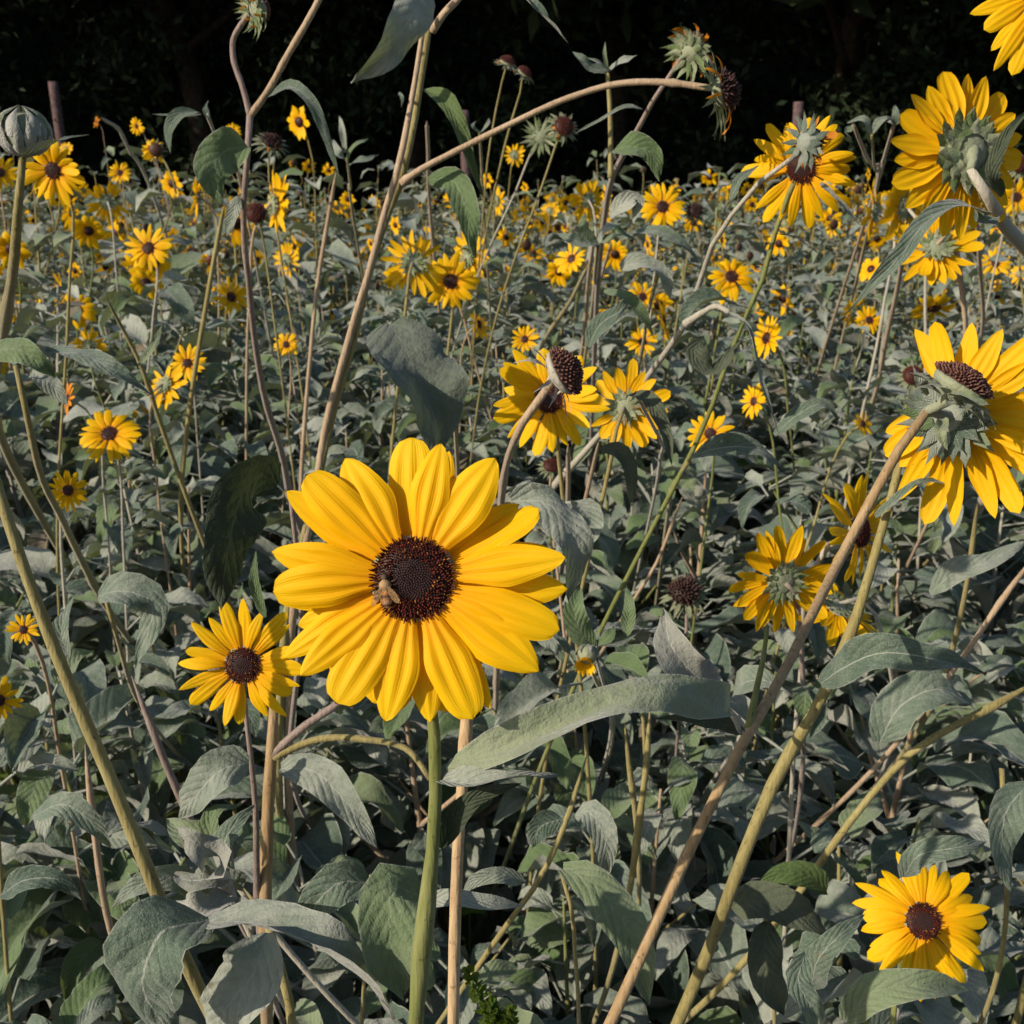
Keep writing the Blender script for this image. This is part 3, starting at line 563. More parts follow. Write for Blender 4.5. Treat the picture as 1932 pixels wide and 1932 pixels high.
# green weeds low between the plants
m = MB(); rs = np.random.default_rng(77)
for k in range(520):
    x = rs.uniform(-1.3, 1.1); y = rs.uniform(.5, 2.2); h = rs.uniform(.2, .72)
    for q_ in range(5):
        z = h*rs.uniform(.4, 1); az = rs.uniform(0, 6.28); pet, B = leaf_path((x+rs.uniform(-.03, .03), y+rs.uniform(-.03, .03), z), az, rs.uniform(.03, .06), .01, rs.uniform(.2, 1), rs.uniform(-1, .3))
        blade(m, B, rs.uniform(.012, .026), (0, 0, 1), 0, .2, .05, 4, 2, 'lance', 0, k)
    tube(m, [(x, y, 0), (x, y, h)], .0015, 3, 4, 0, 0, (.3, .5, .5))
o = m.obj('weeds', WEED); o['kind'] = 'stuff'; o['label'] = 'bright green weeds low in the gaps under the sunflowers'; o['category'] = 'weeds'

# ------------------------------------------------------------------ the hero flower
pl = px_stem_plant('sunflower nearest the viewer, its large open yellow flower with a bee on the dark disc', [(788, 1150, .432), (815, 1330, .430), (822, 1500, .438), (812, 1650, .448), (795, 1800, .458), (784, 1940, .468)], [19, 22, 24, 27, 29, 30], 'green')
HC = W(780, 1092, .418); HN = cdir(-.05, .06, 1); px = .418/F; rd = 83*px
T_ = [(-15, 264, 74), (46, 252, 72), (152, 222, 92), (233, 122, 62), (280, 44, 78), (281, -22, 80), (268, -93, 70), (231, -168, 92), (145, -233, 52), (112, -253, 72), (35, -261, 76), (-45, -262, 84), (-140, -224, 76), (-206, -172, 72), (-250, -140, 62), (-260, -18, 74), (-265, 44, 74), (-242, 158, 72), (-200, 188, 78), (-132, 226, 92)]
hp = []
rs = np.random.default_rng(4)
for i, (x, y, wd) in enumerate(T_):
    back = i in (0, 3, 5, 8, 14, 17, 10)
    hp.append((math.atan2(y, x), (math.hypot(x, y)-75)*px*1.05, wd*px*rs.uniform(1.12, 1.26), R(12 if not back else 3), R(rs.uniform(-18, 4)), (-.16 if back else .02)*rd, rs.uniform(-10, 10) if i != 3 else 38, rs.uniform(-.10, .10)))
for th in (115, 58, 172, 205, 320, 262, 12, 300, 150, 135, 232, 342, 35, 283, 190, 74, 250):      # narrower petals filling in behind
    hp.append((R(th+rs.uniform(-4, 4)), rs.uniform(172, 192)*px, 74*px, R(-2), R(-14), -.26*rd, rs.uniform(-8, 8), 0))
pl.head(HC, HN, rd, petals=hp, each=True, res=(22, 18), nfl=820, dome=.30, seed=3, nb=16, rows=2, pleat=.065)
# big leaf under the flower: long blade, folded, hanging from the thick stalk to its right
pl.pleaf([(818, 1468, .44), (880, 1476, .425), (960, 1468, .42), (1052, 1462, .43)], 62, (0, .9, .5), roll=(-20, 15), fold=.5, wave=.10)
pl.pleaf([(835, 1600, .452), (860, 1540, .448), (905, 1500, .44), (985, 1478, .44)], 58, (.3, -.2, 1), mat=SHADELEAF, roll=20, fold=.5)

# the bee
def bee():
    X, Y, Z = frame(HN); C = W(732, 1116, .418)+Z*rd*.33
    e = bpy.data.objects.new('honeybee', None); COL.objects.link(e); e.location = C; e['label'] = 'small striped honeybee working on the dark disc of the biggest flower'; e['category'] = 'bee'
    ax = nrm(-Y+X*.10+Z*.02); sd = nrm(np.cross(Z, ax)); L = 64*px; m = MB()
    pr = [(-.52, .02), (-.50, .07), (-.45, .105), (-.40, .10), (-.36, .07), (-.33, .10), (-.27, .165), (-.18, .19), (-.09, .165), (-.04, .09), (0, .12), (.06, .165), (.14, .19), (.24, .185), (.33, .155), (.41, .10), (.47, .04), (.49, .005)]
    V = []; c = []; sdn = 14
    for (t, r) in pr:
        for k in range(sdn):
            a = k*2*math.pi/sdn; V.append(ax*t*L+sd*math.cos(a)*r*L+Z*math.sin(a)*r*L*.9-Z*max(0, t)*L*.12)
            if t < -.34: cc = (.10, .06, .04)
            elif t < -.03: cc = (.36, .24, .12)
            else: cc = ((.45, .20, .06), (.40, .17, .05), (.06, .03, .02), (.45, .22, .08), (.50, .30, .18), (.06, .035, .03), (.50, .40, .30), (.05, .03, .03), (.3, .2, .15))[min(8, pr.index((t, r))-10 if pr.index((t, r)) >= 10 else 0)]
            c.append(cc)
    i, j = np.meshgrid(np.arange(len(pr)-1), np.arange(sdn), indexing='ij'); i = i.ravel(); j = j.ravel(); j2 = (j+1) % sdn
    m.add(V, np.stack([i*sdn+j, i*sdn+j2, (i+1)*sdn+j2, (i+1)*sdn+j], 1), None, None, np.array(c)); m.obj('body', BEE, e)
    for s in (-1, 1):
        m = MB(); b0 = ax*-.14*L+sd*s*.10*L+Z*.15*L; e_ = b0+nrm(ax*.95+sd*s*.55+Z*.12)*L*.60; blade(m, [b0, (b0+e_)/2+ax*.02*L, e_], L*.20, Z, 0, .05, .03, 8, 4, 'blunt'); m.obj('wing', WING, e)
        for k in (-.26, -.18, -.08):
            m = MB(); a = ax*k*L+sd*s*.13*L-Z*.08*L; b = a+sd*s*.16*L+Z*.03*L+ax*(k+.18)*L*.6; c3 = b+sd*s*.09*L-Z*.20*L+ax*(k+.15)*L*.9; tube(m, [a, b, c3], [L*.028, L*.022, L*.012], 8, 5, 0, 0, (.12, .06, .03)); m.obj('leg', BEE, e)
        m = MB(); a = ax*-.48*L+sd*s*.04*L+Z*.03*L; tube(m, [a, a-ax*.06*L+sd*s*.07*L+Z*.04*L, a-ax*.13*L+sd*s*.12*L], L*.012, 6, 4, 0, 0, (.05, .03, .02)); m.obj('antenna', BEE, e)
bee()

# ------------------------------------------------------------------ hand placed near plants (each its own stalk, leaves and heads)
# dry stick beside the hero stem
px_stem_plant('dry tan flowerless stalk standing right beside the bright green stem of the biggest flower', [(884, 1300, .475), (878, 1400, .476), (864, 1600, .485), (858, 1760, .492), (855, 1945, .50)], [19, 20, 22, 22, 23], 'dry')

# left smaller open flower
pl = px_stem_plant('small open yellow flower facing the viewer just left of the biggest flower', [(459, 1266, .722), (462, 1330, .742), (470, 1400, .745), (482, 1520, .75), (484, 1640, .76)], [9, 9, 9, 11, 14], 'purple')
rdl = 36/F*.70
pl.head(W(458, 1255, .70), cdir(0, .04, 1), rdl, 20, 2.35, .84, 14, -10, nfl=300, dome=.35, seed=27, miss=0, each=True, res=(14, 9), pleat=.09)
pl.pleaf([(530, 1450, .76), (590, 1455, .75), (650, 1510, .74), (712, 1600, .74)], 88, (-.2, .8, .8), roll=(0, -20), fold=.25)
pl.pleaf([(470, 1440, .73), (420, 1450, .72), (370, 1500, .72), (338, 1545, .73)], 105, (-.3, .5, 1), roll=10, fold=.2)

# thick brown stem junction left of hero (x~510)
pl = px_stem_plant('flowerless brown forked stalk below the small flower, two side twigs reaching right', [(517, 1330, .80), (512, 1420, .80), (506, 1520, .81), (502, 1650, .82)], [18, 22, 24, 26], 'ochre')
m = MB(); tube(m, [W(512, 1425, .80), W(575, 1370, .80), W(640, 1325, .80), W(690, 1270, .8)], [.0034, .0030, .0026], 16, 8, .1); m.obj('branch', PURPLE, pl.e, pl.base)
m = MB(); tube(m, [W(512, 1430, .80), W(600, 1395, .80), W(690, 1395, .79), W(770, 1415, .78), W(812, 1470, .77)], [.0030, .0026, .0020], 18, 8, .1); m.obj('branch', OLIVE, pl.e, pl.base)

# thick olive stem, lower left
pl = px_stem_plant('thick olive bare stem slanting down from the left edge, its top out of frame', [(-40, 800, .60), (0, 935, .60), (50, 1085, .61), (130, 1290, .62), (200, 1450, .63), (262, 1600, .64), (312, 1725, .65)], [19, 20, 22, 24, 25, 26, 27], 'olive')
pl.pleaf([(395, 1737, .60), (300, 1760, .58), (270, 1830, .58), (330, 1960, .60)], 190, (-.2, .5, .8), mat=LEAF, roll=0, fold=.25, cup=-.2)
pl.pleaf([(385, 1742, .60), (500, 1745, .585), (600, 1785, .57), (690, 1850, .575), (742, 1925, .59)], 130, (.1, .9, .35), roll=(-5, 25), fold=.55, wave=.08)
pl.pleaf([(505, 1760, .63), (480, 1830, .62), (430, 1900, .62), (390, 1975, .63)], 150, (.1, .5, 1), roll=-10, fold=.2)
# slender stem left behind
pl = px_stem_plant('slender olive stalk under the silvery leaves at the left edge', [(30, 690, .86), (50, 780, .86), (72, 880, .87), (115, 975, .88), (182, 1112, .90)], [10, 12, 13, 13, 13], 'olive')
pl.pleaf([(-20, 665, .84), (40, 662, .83), (80, 690, .83), (105, 712, .84)], 66, (0, .5, 1), roll=-10, fold=.15)
pl.pleaf([(85, 664, .84), (150, 668, .83), (220, 705, .82), (288, 748, .83)], 62, (0, .8, .8), roll=(0, 15), fold=.3)
pl.pleaf([(60, 700, .88), (90, 720, .87), (128, 765, .87)], 55, (0, .7, 1))
pl = px_stem_plant('dark thin stalk leaning right, behind the silvery leaf at the left', [(215, 590, 1.05), (262, 680, 1.05), (300, 790, 1.06), (335, 890, 1.07), (372, 990, 1.08)], [7, 8, 9, 9, 9], 'olive', tip=True)
pl.pleaf([(262, 690, 1.05), (290, 650, 1.05), (308, 610, 1.06)], 20, (0, 0, 1))

# big bud upper left
pl = px_stem_plant('large pale green closed bud on a thick stalk at the upper left edge', [(44, 285, .78), (35, 380, .785), (28, 480, .79), (15, 570, .80), (0, 660, .81), (-15, 760, .83)], [13, 19, 20, 20, 20, 20], 'olive')
def bud(pl, C, r, N, n=14, seed=0, rows=3, blen=1.5):
    X, Y, Z = frame(N); m = MB(); rsb = np.random.default_rng(seed)
    revolve(m, C, X, Y, Z, [(.02*r, -1.0*r), (.5*r, -.85*r), (.93*r, -.35*r), (.98*r, .1*r), (.8*r, .52*r), (.45*r, .78*r), (.02*r, .88*r)], 20, (.5, .5, .5)); h = m.obj('bud', BRACT, pl.e, pl.base); m = MB()
    for k in range(rows):
        for i in range(n-2*k):
            th = (i+.5*k)*6.283/(n-2*k)+rsb.uniform(-.15, .15); D = X*math.cos(th)+Y*math.sin(th); a = -1.1+.55*k; P = []
            for s in range(6):
                aa = a+s*.30*blen/1.5; rr = r*(1.03+.045*(k+1)+(.0, .02, .04, .03, .0, .05)[s]+.03*rsb.random()); P.append(C+D*rr*math.cos(aa)+Z*rr*math.sin(aa)*.92)
            blade(m, P, r*.52, nrm(D*math.cos(a+.7)+Z*math.sin(a+.7)), 0, -.18, .05, 8, 4, 'bract', 0, int(rsb.integers(1e6)), 0, None, -.35)
    m.obj('bracts', FELT, h, pl.base); return h
bud(pl, W(45, 252, .77), 44/F*.77, cdir(.05, .9, .4), 12, 5)
pl.pleaf([(38, 292, .76), (60, 290, .75), (100, 270, .75), (168, 254, .77)], 30, (0, 1, .3), roll=10, fold=.4)
pl.pleaf([(0, 295, .78), (-20, 240, .76), (3, 200, .76)], 26, (0, .3, 1))
# fork-stalk left centre
pl = px_stem_plant('tall purplish stalk forking high up, a green seed head on its left arm', [(472, 215, .98), (464, 330, .98), (458, 410, .98), (468, 520, .985), (478, 620, .99), (497, 740, 1.0), (530, 850, 1.01), (548, 940, 1.02)], [13, 11, 11, 12, 12, 13, 13, 14], 'purple')
m = MB(); tube(m, [W(472, 218, .98), W(458, 165, .975), W(440, 108, .97), W(440, 75, .965), W(456, 45, .96), W(474, 22, .96)], [.003, .0027, .0026, .0026], 26, 8, .12); m.obj('branch', PURPLE, pl.e, pl.base)
m = MB(); tube(m, [W(472, 218, .98), W(500, 180, .975), W(545, 100, .96), W(580, 40, .95), W(612, -20, .94)], [.0032, .003, .0028], 22, 8, .14); m.obj('branch', TAN, pl.e, pl.base)
pl.head(W(492, 16, .955), cdir(.55, .35, -.45), 22/F*.955, 6, 1.6, .3, -60, -110, 'brown', 90, .5, seed=41, rows=3, nb=9, blen=1.5, refl=.9, bw=.5, pmat=OLDPETAL, name='seed_head', dz=.9)
pl.pleaf([(505, 182, .975), (545, 162, .96), (585, 190, .95), (612, 250, .95), (640, 332, .96)], 32, (-.3, .5, .8), roll=(0, 30), fold=.3)
pl.pleaf([(466, 275, .97), (425, 285, .96), (398, 330, .955), (420, 385, .96)], 100, (.5, .1, .9), roll=0, fold=.15, cup=-.1)
pl.pleaf([(448, 370, .99), (438, 410, .99), (425, 448, 1.0)], 32, (0, 0, 1))

# main tall pair of stalks
A = [(811, 33, 1.0), (795, 140, 1.0), (770, 285, 1.0), (752, 350, 1.005), (722, 430, 1.01), (690, 540, 1.015), (668, 640, 1.02), (628, 780, 1.03), (600, 905, 1.04), (565, 1050, 1.03), (540, 1170, 1.06), (530, 1300, 1.08)]
pl = px_stem_plant('tall olive stalk running to the top edge beside its tan twin, forked on top', A, [14, 14, 14, 14, 14, 14, 15, 16, 18], 'olive')
m = MB(); tube(m, [W(811, 38, 1.), W(806, 0, .99), W(800, -60, .98)], .0028, 12, 8, .1); m.obj('branch', PURPLE, pl.e, pl.base)
m = MB(); tube(m, [W(815, 60, 1.), W(838, 25, .99), W(860, 2, .98), (W(900, -60, .97))], .0034, 12, 8, .1); m.obj('branch', TAN, pl.e, pl.base)
pl.pleaf([(806, -14, .97), (770, 40, .94), (735, 95, .94), (662, 157, .95)], 98, (.7, .1, .7), roll=(0, 15), fold=.25, cup=-.15)
pl.pleaf([(970, -20, .96), (1005, 10, .95), (1040, 45, .95), (1072, 82, .96)], 28, (.1, .5, .8), roll=20, fold=.5)
pl.pleaf([(800, 168, .99), (838, 190, .975), (868, 240, .97), (885, 300, .975), (912, 372, .99)], 42, (-.4, .2, .8), mat=SHADELEAF, roll=(20, 50), fold=.4)
B_ = [(803, 20, .985), (790, 110, .985), (775, 200, .985), (748, 330, .99), (720, 420, .995), (700, 500, 1.0), (672, 590, 1.01), (650, 670, 1.015), (615, 800, 1.03), (597, 912, 1.04), (570, 1060, 1.03), (548, 1200, 1.07), (545, 1310, 1.09)]
pl = px_stem_plant('tall tan twin stalk with a long arching arm to a withered dark head at right', B_, [9, 11, 13, 13, 13, 14, 14, 15, 16, 18], 'tan')
m = MB(); tube(m, [W(757, 345, .99), W(790, 322, .98), W(850, 290, .97), W(950, 240, .95), (W(1080, 182, .93)), W(1160, 159, .92), W(1250, 155, .91), W(1340, 166, .90)], [.0032, .0028, .0026, .0026, .0028, .0026], 46, 9, .08); m.obj('branch', TAN, pl.e, pl.base)
pl.head(W(1368, 172, .90), cdir(.75, .10, .35), 32/F*.90, 8, 1.6, .28, 20, -60, 'black', 130, .55, seed=44, rows=3, nb=8, blen=1.9, refl=.35, bw=.42, miss=.15, pmat=OLDPETAL, name='withered_head', dz=.7)
pl.pleaf([(808, 340, 1.0), (850, 338, .99), (880, 400, .98), (893, 470, .985), (897, 490, .99)], 66, (.1, .25, 1), roll=(-20, 10), fold=.22)
pl.pleaf([(752, 175, .99), (759, 188, .98), (757, 204, .985)], 10, (0, 0, 1))

# dark leaf and broad leaf behind the hero
pl = px_stem_plant('stalk behind the biggest flower whose dark green drooping leaf hangs on its left', [(548, 935, .62), (566, 1100, .66), (562, 1250, .74), (548, 1400, .78)], [9, 10, 11, 11], 'purple')
pl.pleaf([(524, 915, .615), (497, 898, .605), (462, 930, .59), (435, 1010, .585), (422, 1080, .587), (416, 1150, .60)], 150, (.55, -.45, .9), mat=SHADELEAF, roll=(10, -5), fold=.16, cup=-.2)
pl.pleaf([(500, 1165, .66), (480, 1100, .66), (483, 1038, .67)], 26, (0, .3, 1))
pl = px_stem_plant('stalk hidden behind the biggest flower with one broad grey green leaf above it', [(850, 700, .80), (858, 800, .81), (866, 950, .82)], [7, 8, 9], 'olive')
pl.pleaf([(735, 612, .80), (765, 660, .785), (800, 730, .775), (825, 800, .78), (822, 868, .79)], 215, (.62, .05, .8), mat=HALFSHADELEAF, roll=(-5, 5), fold=.3, cup=-.1)
pl.pleaf([(965, 945, .66), (1030, 950, .65), (1075, 1010, .645), (1082, 1080, .65), (1068, 1135, .66)], 105, (.6, .1, .8), roll=(-8, 8), fold=.2)
pl.pleaf([(966, 932, .68), (1000, 922, .675), (1032, 928, .68)], 22, (0, .6, .8))

# withered dark cone head right above hero and the flower behind it
pl = px_stem_plant('withered dark brown cone head on a bent tan stalk right above the biggest flower', [(1040, 722, .66), (1005, 765, .655), (985, 800, .655), (963, 850, .66), (950, 905, .665), (944, 980, .67), (940, 1150, .68)], [15, 17, 15, 14, 14, 14, 14], 'tan')
pl.head(W(1062, 702, .66), cdir(.72, .38, .28), 46/F*.66, 0, 1, 1, style='brown', nfl=190, dome=.62, seed=51, rows=1, nb=9, blen=1.35, refl=.9, bw=.22, bmat=GREYST, name='withered_head', dz=.5, petals=[])
def flower(label, x, y, diam, N, D=.112, n=18, mat='olive', lean=None, rdf=.29, stem_px=None, each=None, style='fresh', res=None, wd=.98, name='flower_head', nleaf=10, **k):
    """an open flower at its place in the picture on its own stalk down to the soil"""
    global FS
    FS += 1; d = F*D/diam
    if not stem_px: d = min(d, max(.9, (.36 if y > 420 else .30)/max(.02, .309+.951*(y-966)/F))); D = diam*d/F
    rd = D/2*rdf; C = W(x, y, d); N = cdir(*N); rs = np.random.default_rng(900+FS)
    b = C-N*rd*.5
    if stem_px:
        P = [b, b-N*rd*.8]+[W(a, c, d*1.01+.02*i) for i, (a, c) in enumerate(stem_px)]; P = to_ground(P)
    else:
        l = np.array([rs.uniform(-.10, .10), rs.uniform(-.04, .12), 0]) if lean is None else np.array([lean[0], lean[1], 0])
        h = N*[1, 1, .3]
        P = [b, b-N*.012+[0, 0, -.003], b-h*.030+[0, 0, -.03], b-h*.038+l*.3+[0, 0, -.16], b-h*.03+l+[0, 0, -.45]]
        P.append(np.array([P[-1][0]+l[0]*.5, P[-1][1]+l[1]*.5, 0.]))
    pl = Plant(label, P[-1][:2]); sw = max(.0020, D*.026); pl.stem(P, [sw*.9, sw*.95, sw, sw*1.1, sw*1.5, sw*1.7], mat, n=44, sides=8)
    each = diam > 140 if each is None else each
    res = res or ((12, 8) if diam > 140 else ((8, 6) if diam > 70 else (5, 4)))
    L = (D/2-.9*rd)/rd*k.pop('Lf', 1.0)
    k.setdefault('nfl', 220 if diam > 140 else (110 if diam > 70 else 60)); k.setdefault('nb', 12)
    pl.head(C, N, rd, n, L, wd, style=style, each=each, res=res, seed=FS, name=name, **k)
    if d < 4 and C[2] > 1.15:
        C3 = spline(P, 60); kk = [q for q in range(len(C3)) if 1.05 < C3[q][2] < C[2]-.07]
        for i in range(2):
            if kk: m = auto_leaf(C3[kk[int(rs.integers(len(kk)))]], rs.uniform(0, 6.28), rs.uniform(.035, .06), rs, 1); m.obj('leaf', LEAF, pl.e, pl.base)
    for i in range(nleaf):
        C2 = spline(P, 40); kk = [q for q in range(len(C2)) if .5 < C2[q][2] < min(C[2]-.06, 1.12)]
        if not kk: break
        nd_ = C2[kk[int(rs.integers(len(kk)))]]
        if d < .85 and nd_[2] > .85: continue
        m = auto_leaf(nd_, rs.uniform(0, 6.28), rs.uniform(.06, .11), rs, 2 if d < 2 else 1); m.obj('leaf', LEAF, pl.e, pl.base)
    return pl
FS = 0
def spent(label, x, y, diam, N, D=.03, style='red', mat='olive', old=3, **k):
    return flower(label, x, y, diam*2.4, N, D*2.4, old, mat, rdf=.42, style=style, wd=.35, pmat=OLDPETAL, each=False, res=(5, 4), name='spent_head', nfl=k.pop('nfl', 90), dome=k.pop('dome', .6), blen=k.pop('blen', 1.2), refl=k.pop('refl', .5), Lf=.5, a0=-30, a1=-80, nb=10, **k)

flower('open yellow flower half hidden behind the withered cone head above the biggest flower', 1036, 752, 205, (-.2, -.05, 1), .085, 21, a1=5, wd=1.0)
flower('yellow flower seen from behind, right of the withered cone head', 1180, 768, 168, (.35, .15, -.9), .085, 17, wd=1.0)
# right side
pl = px_stem_plant('thick tan stalk with a big yellow flower and brown head, cut by the right edge', [(1752, 772, .62), (1725, 805, .62), (1682, 872, .62), (1640, 950, .625), (1602, 1022, .63), (1532, 1160, .58), (1470, 1285, .545), (1400, 1405, .52), (1300, 1605, .52), (1200, 1825, .52), (1145, 1945, .52)], [18, 20, 19, 19, 20, 19, 20, 20, 22, 23, 24], 'ochre')
rs = np.random.default_rng(8); rd = 46/F*.64; hp = []
for i in range(21):
    th = (i+rs.uniform(-.25, .25))*6.283/21
    if i in (11, 12, 13): continue
    hp.append((th, rd*rs.uniform(3.3, 4.0)*(.66 if i in (8, 9, 10) else 1), rd*1.05, R(rs.uniform(14, 34)), R(rs.uniform(-22, 8)), -.1*rd*(i % 2), rs.uniform(-16, 16), rs.uniform(-.12, .12)))
pl.head(W(1800, 785, .645), cdir(.64, .12, -.72), rd, petals=hp, each=True, res=(16, 10), nfl=120, dome=.3, seed=61, rows=3, nb=11, blen=1.3, refl=.7, bw=.6, droop=.10, dz=.8, bmat=LEAF)
pl.head(W(1815, 722, .60), cdir(.42, .72, .30), 54/F*.60, petals=[], style='brown', nfl=330, dome=.42, seed=62, rows=2, nb=9, blen=.9, refl=.5, bw=.6, dz=.7, name='withered_head')
pl.pleaf([(1790, 745, .59), (1830, 752, .575), (1868, 765, .575)], 45, (0, .7, .7), mat=BRACT, fold=.4)
pl.pleaf([(1780, 790, .60), (1775, 820, .59), (1788, 850, .59)], 32, (-.3, 0, 1), mat=BRACT, fold=.4)
pl.pleaf([(1750, 745, .61), (1735, 720, .60), (1722, 690, .60)], 30, (0, .2, 1))
m = MB(); tube(m, [W(1412, 1375, .525), W(1425, 1310, .53), W(1440, 1240, .535), W(1448, 1180, .54)], [.002, .001], 10, 7, .1); m.obj('branch', GREEN, pl.e, pl.base)
# large horizontal leaf reaching left from this stalk
pl.pleaf([(840, 1446, .436), (960, 1412, .425), (1060, 1372, .422), (1160, 1325, .425), (1245, 1306, .43), (1330, 1325, .45), (1400, 1382, .51)], 112, (-.30, .45, .85), mat=FELT, roll=(12, -18), fold=.5, wave=.2, nv=26, nu=10, label='long grey leaf arching left below the biggest flower')
pl.pleaf([(1400, 1380, .52), (1350, 1360, .50), (1290, 1352, .49), (1235, 1356, .49)], 40, (0, -.2, 1), mat=SHADELEAF, fold=.3)
pl = px_stem_plant('pale thick flowerless stalk behind the tan one at right, with a narrow curled leaf', [(1700, 860, .68), (1690, 905, .68), (1668, 985, .685), (1640, 1085, .69), (1590, 1235, .70), (1540, 1335, .71), (1468, 1460, .715), (1400, 1622, .72), (1340, 1785, .73), (1272, 1945, .74)], [14, 16, 17, 19, 21, 22, 26, 25, 24, 24], 'olive')
pl.pleaf([(1652, 975, .68), (1690, 945, .665), (1735, 912, .66), (1795, 914, .665)], 30, (-.3, .7, .8), roll=(-10, 25), fold=.5)
pl.pleaf([(1548, 1290, .68), (1590, 1262, .66), (1665, 1232, .64), (1750, 1240, .635), (1858, 1270, .65)], 88, (0, .5, .9), roll=(-15, 10), fold=.35, nv=20, label='long pointed blue grey leaf lying almost flat')
# silver leaf tuft
pl = px_stem_plant('small felted shoot with crinkled silver leaves just right below the biggest flower', [(1345, 1290, .66), (1370, 1330, .67), (1400, 1372, .69)], [8, 9, 10], 'grey')
pl.pleaf([(1350, 1308, .66), (1300, 1262, .645), (1262, 1210, .64), (1252, 1148, .655)], 104, (-.3, .4, 1), mat=FELT, roll=10, fold=.3, wave=.22)
pl.pleaf([(1345, 1300, .66), (1335, 1265, .65), (1318, 1232, .65)], 48, (.5, .2, 1), mat=FELT, fold=.3)
pl.pleaf([(1395, 1375, .68), (1352, 1352, .67), (1322, 1318, .665), (1300, 1290, .67)], 66, (0, .7, 1), mat=FELT, wave=.2, fold=.2)

# upper right flowers
pl = px_stem_plant('large back turned yellow flower at the upper right, a grey leaf arching down left', [(1830, 318, .79), (1850, 345, .77), (1872, 385, .76), (1892, 420, .76), (1945, 480, .77), (1990, 560, .78)], [16, 18, 22, 26, 27, 28], 'grey')
rd = 55/F*.80; rs = np.random.default_rng(91); hp = []
for i in range(21):
    th = (i+rs.uniform(-.2, .2))*6.283/21; hp.append((th, rd*rs.uniform(1.75, 2.1), rd*.86, R(15), R(rs.uniform(-15, 10)), (-.1 if i % 2 else 0)*rd, rs.uniform(-14, 14), rs.uniform(-.1, .1)))
pl.head(W(1815, 292, .81), cdir(-.30, .12, -.92), rd, petals=hp, each=True, res=(16, 10), seed=92, rows=3, nb=13, blen=.62, refl=.35, bw=.50, dz=.6, nfl=150)
pl.pleaf([(1868, 405, .75), (1815, 388, .73), (1740, 425, .71), (1700, 480, .70), (1655, 528, .70), (1598, 590, .71)], 54, (-.1, .7, .8), roll=(-15, 15), fold=.35, nv=22)
pl.pleaf([(1890, 370, .75), (1872, 320, .73), (1900, 255, .72), (1950, 200, .72)], 36, (-.5, .2, 1), mat=SHADELEAF, fold=.4)
pl.pleaf([(1880, 410, .76), (1850, 415, .75), (1838, 395, .75)], 34, (0, .5, 1), wave=.2)
pl = Plant('yellow petals of a flower cut off by the top right corner', (W(2060, 120, .8)[0]+.05, W(2060, 120, .8)[1]))
Cx = W(1978, -22, .74); pl.stem([Cx+cdir(.3, 0, -1)*.01, W(2030, 60, .78), W(2070, 300, .8), np.array([pl.base[0], pl.base[1], .4]), pl.base], .004, 'olive')
rd = 42/F*.74; hp = [(R(t), rd*l, rd*.85, R(5), R(-10), z*rd, ro, 0) for t, l, z, ro in ((212, 2.3, 0, 8), (228, 2.6, -.1, -5), (238, 3.25, 0, 10), (250, 3.05, -.1, -8), (196, 2.6, 0, 5), (264, 2.6, 0, 5), (280, 2.5, -.1, 5), (175, 2.5, 0, 0), (150, 2.5, 0, 0), (120, 2.5, 0, 0), (90, 2.5, 0, 0), (60, 2.5, 0, 0), (20, 2.5, 0, 0), (340, 2.5, 0, 0), (310, 2.5, 0, 0))]
pl.head(Cx, cdir(-.1, -.1, 1), rd, petals=hp, each=True, res=(14, 9), seed=95, nfl=100)
pl = flower('drooping yellow flower behind a withered head, upper right, second large one from the edge', 1512, 318, 205, (-.35, -.38, .8), .092, 24, 'green', stem_px=[(1485, 372), (1468, 420), (1440, 525), (1392, 630), (1330, 800), (1250, 960), (1170, 1115)], a0=8, a1=-25, wd=.9, droop=.10, nleaf=0)
pl.pleaf([(1460, 440, .98), (1500, 448, .96), (1545, 478, .965)], 26, (0, .8, .4), roll=10)
pl = px_stem_plant('arching stalk carrying the half withered head in front of the drooping flower at upper right', [(1512, 286, .88), (1492, 304, .88), (1450, 330, .885), (1418, 358, .89), (1385, 400, .895), (1350, 450, .90), (1328, 510, .90), (1308, 572, .905), (1290, 615, .91), (1245, 680, .92), (1190, 752, .93), (1110, 845, .95), (1032, 932, .97)], [9, 9, 9, 9, 10, 10, 10, 11, 13, 11, 11, 12, 13], 'grey')
pl.head(W(1528, 268, .875), cdir(.62, .12, -.5), 25/F*.875, 5, 1.3, .6, 40, 10, 'black', 70, .4, seed=97, rows=2, nb=8, blen=1.4, refl=.3, bw=.55, bmat=LEAF, pmat=OLDPETAL, name='withered_head', dz=.9)
m = MB(); tube(m, [W(1292, 612, .91), W(1325, 590, .90), W(1350, 578, .895), W(1378, 590, .89)], [.0036, .0026, .002], 14, 8, .1); m.obj('branch', GREYST, pl.e, pl.base)
pl.pleaf([(1372, 588, .89), (1405, 610, .88), (1425, 670, .88), (1438, 725, .88), (1472, 828, .885)], 17, (.3, .3, 1), roll=20, fold=.5)
pl.pleaf([(1378, 378, .89), (1395, 340, .885), (1432, 312, .89)], 24, (-.3, .5, 1))
pl.pleaf([(1548, 345, .90), (1580, 378, .895), (1622, 425, .90)], 24, (.2, .5, .6))

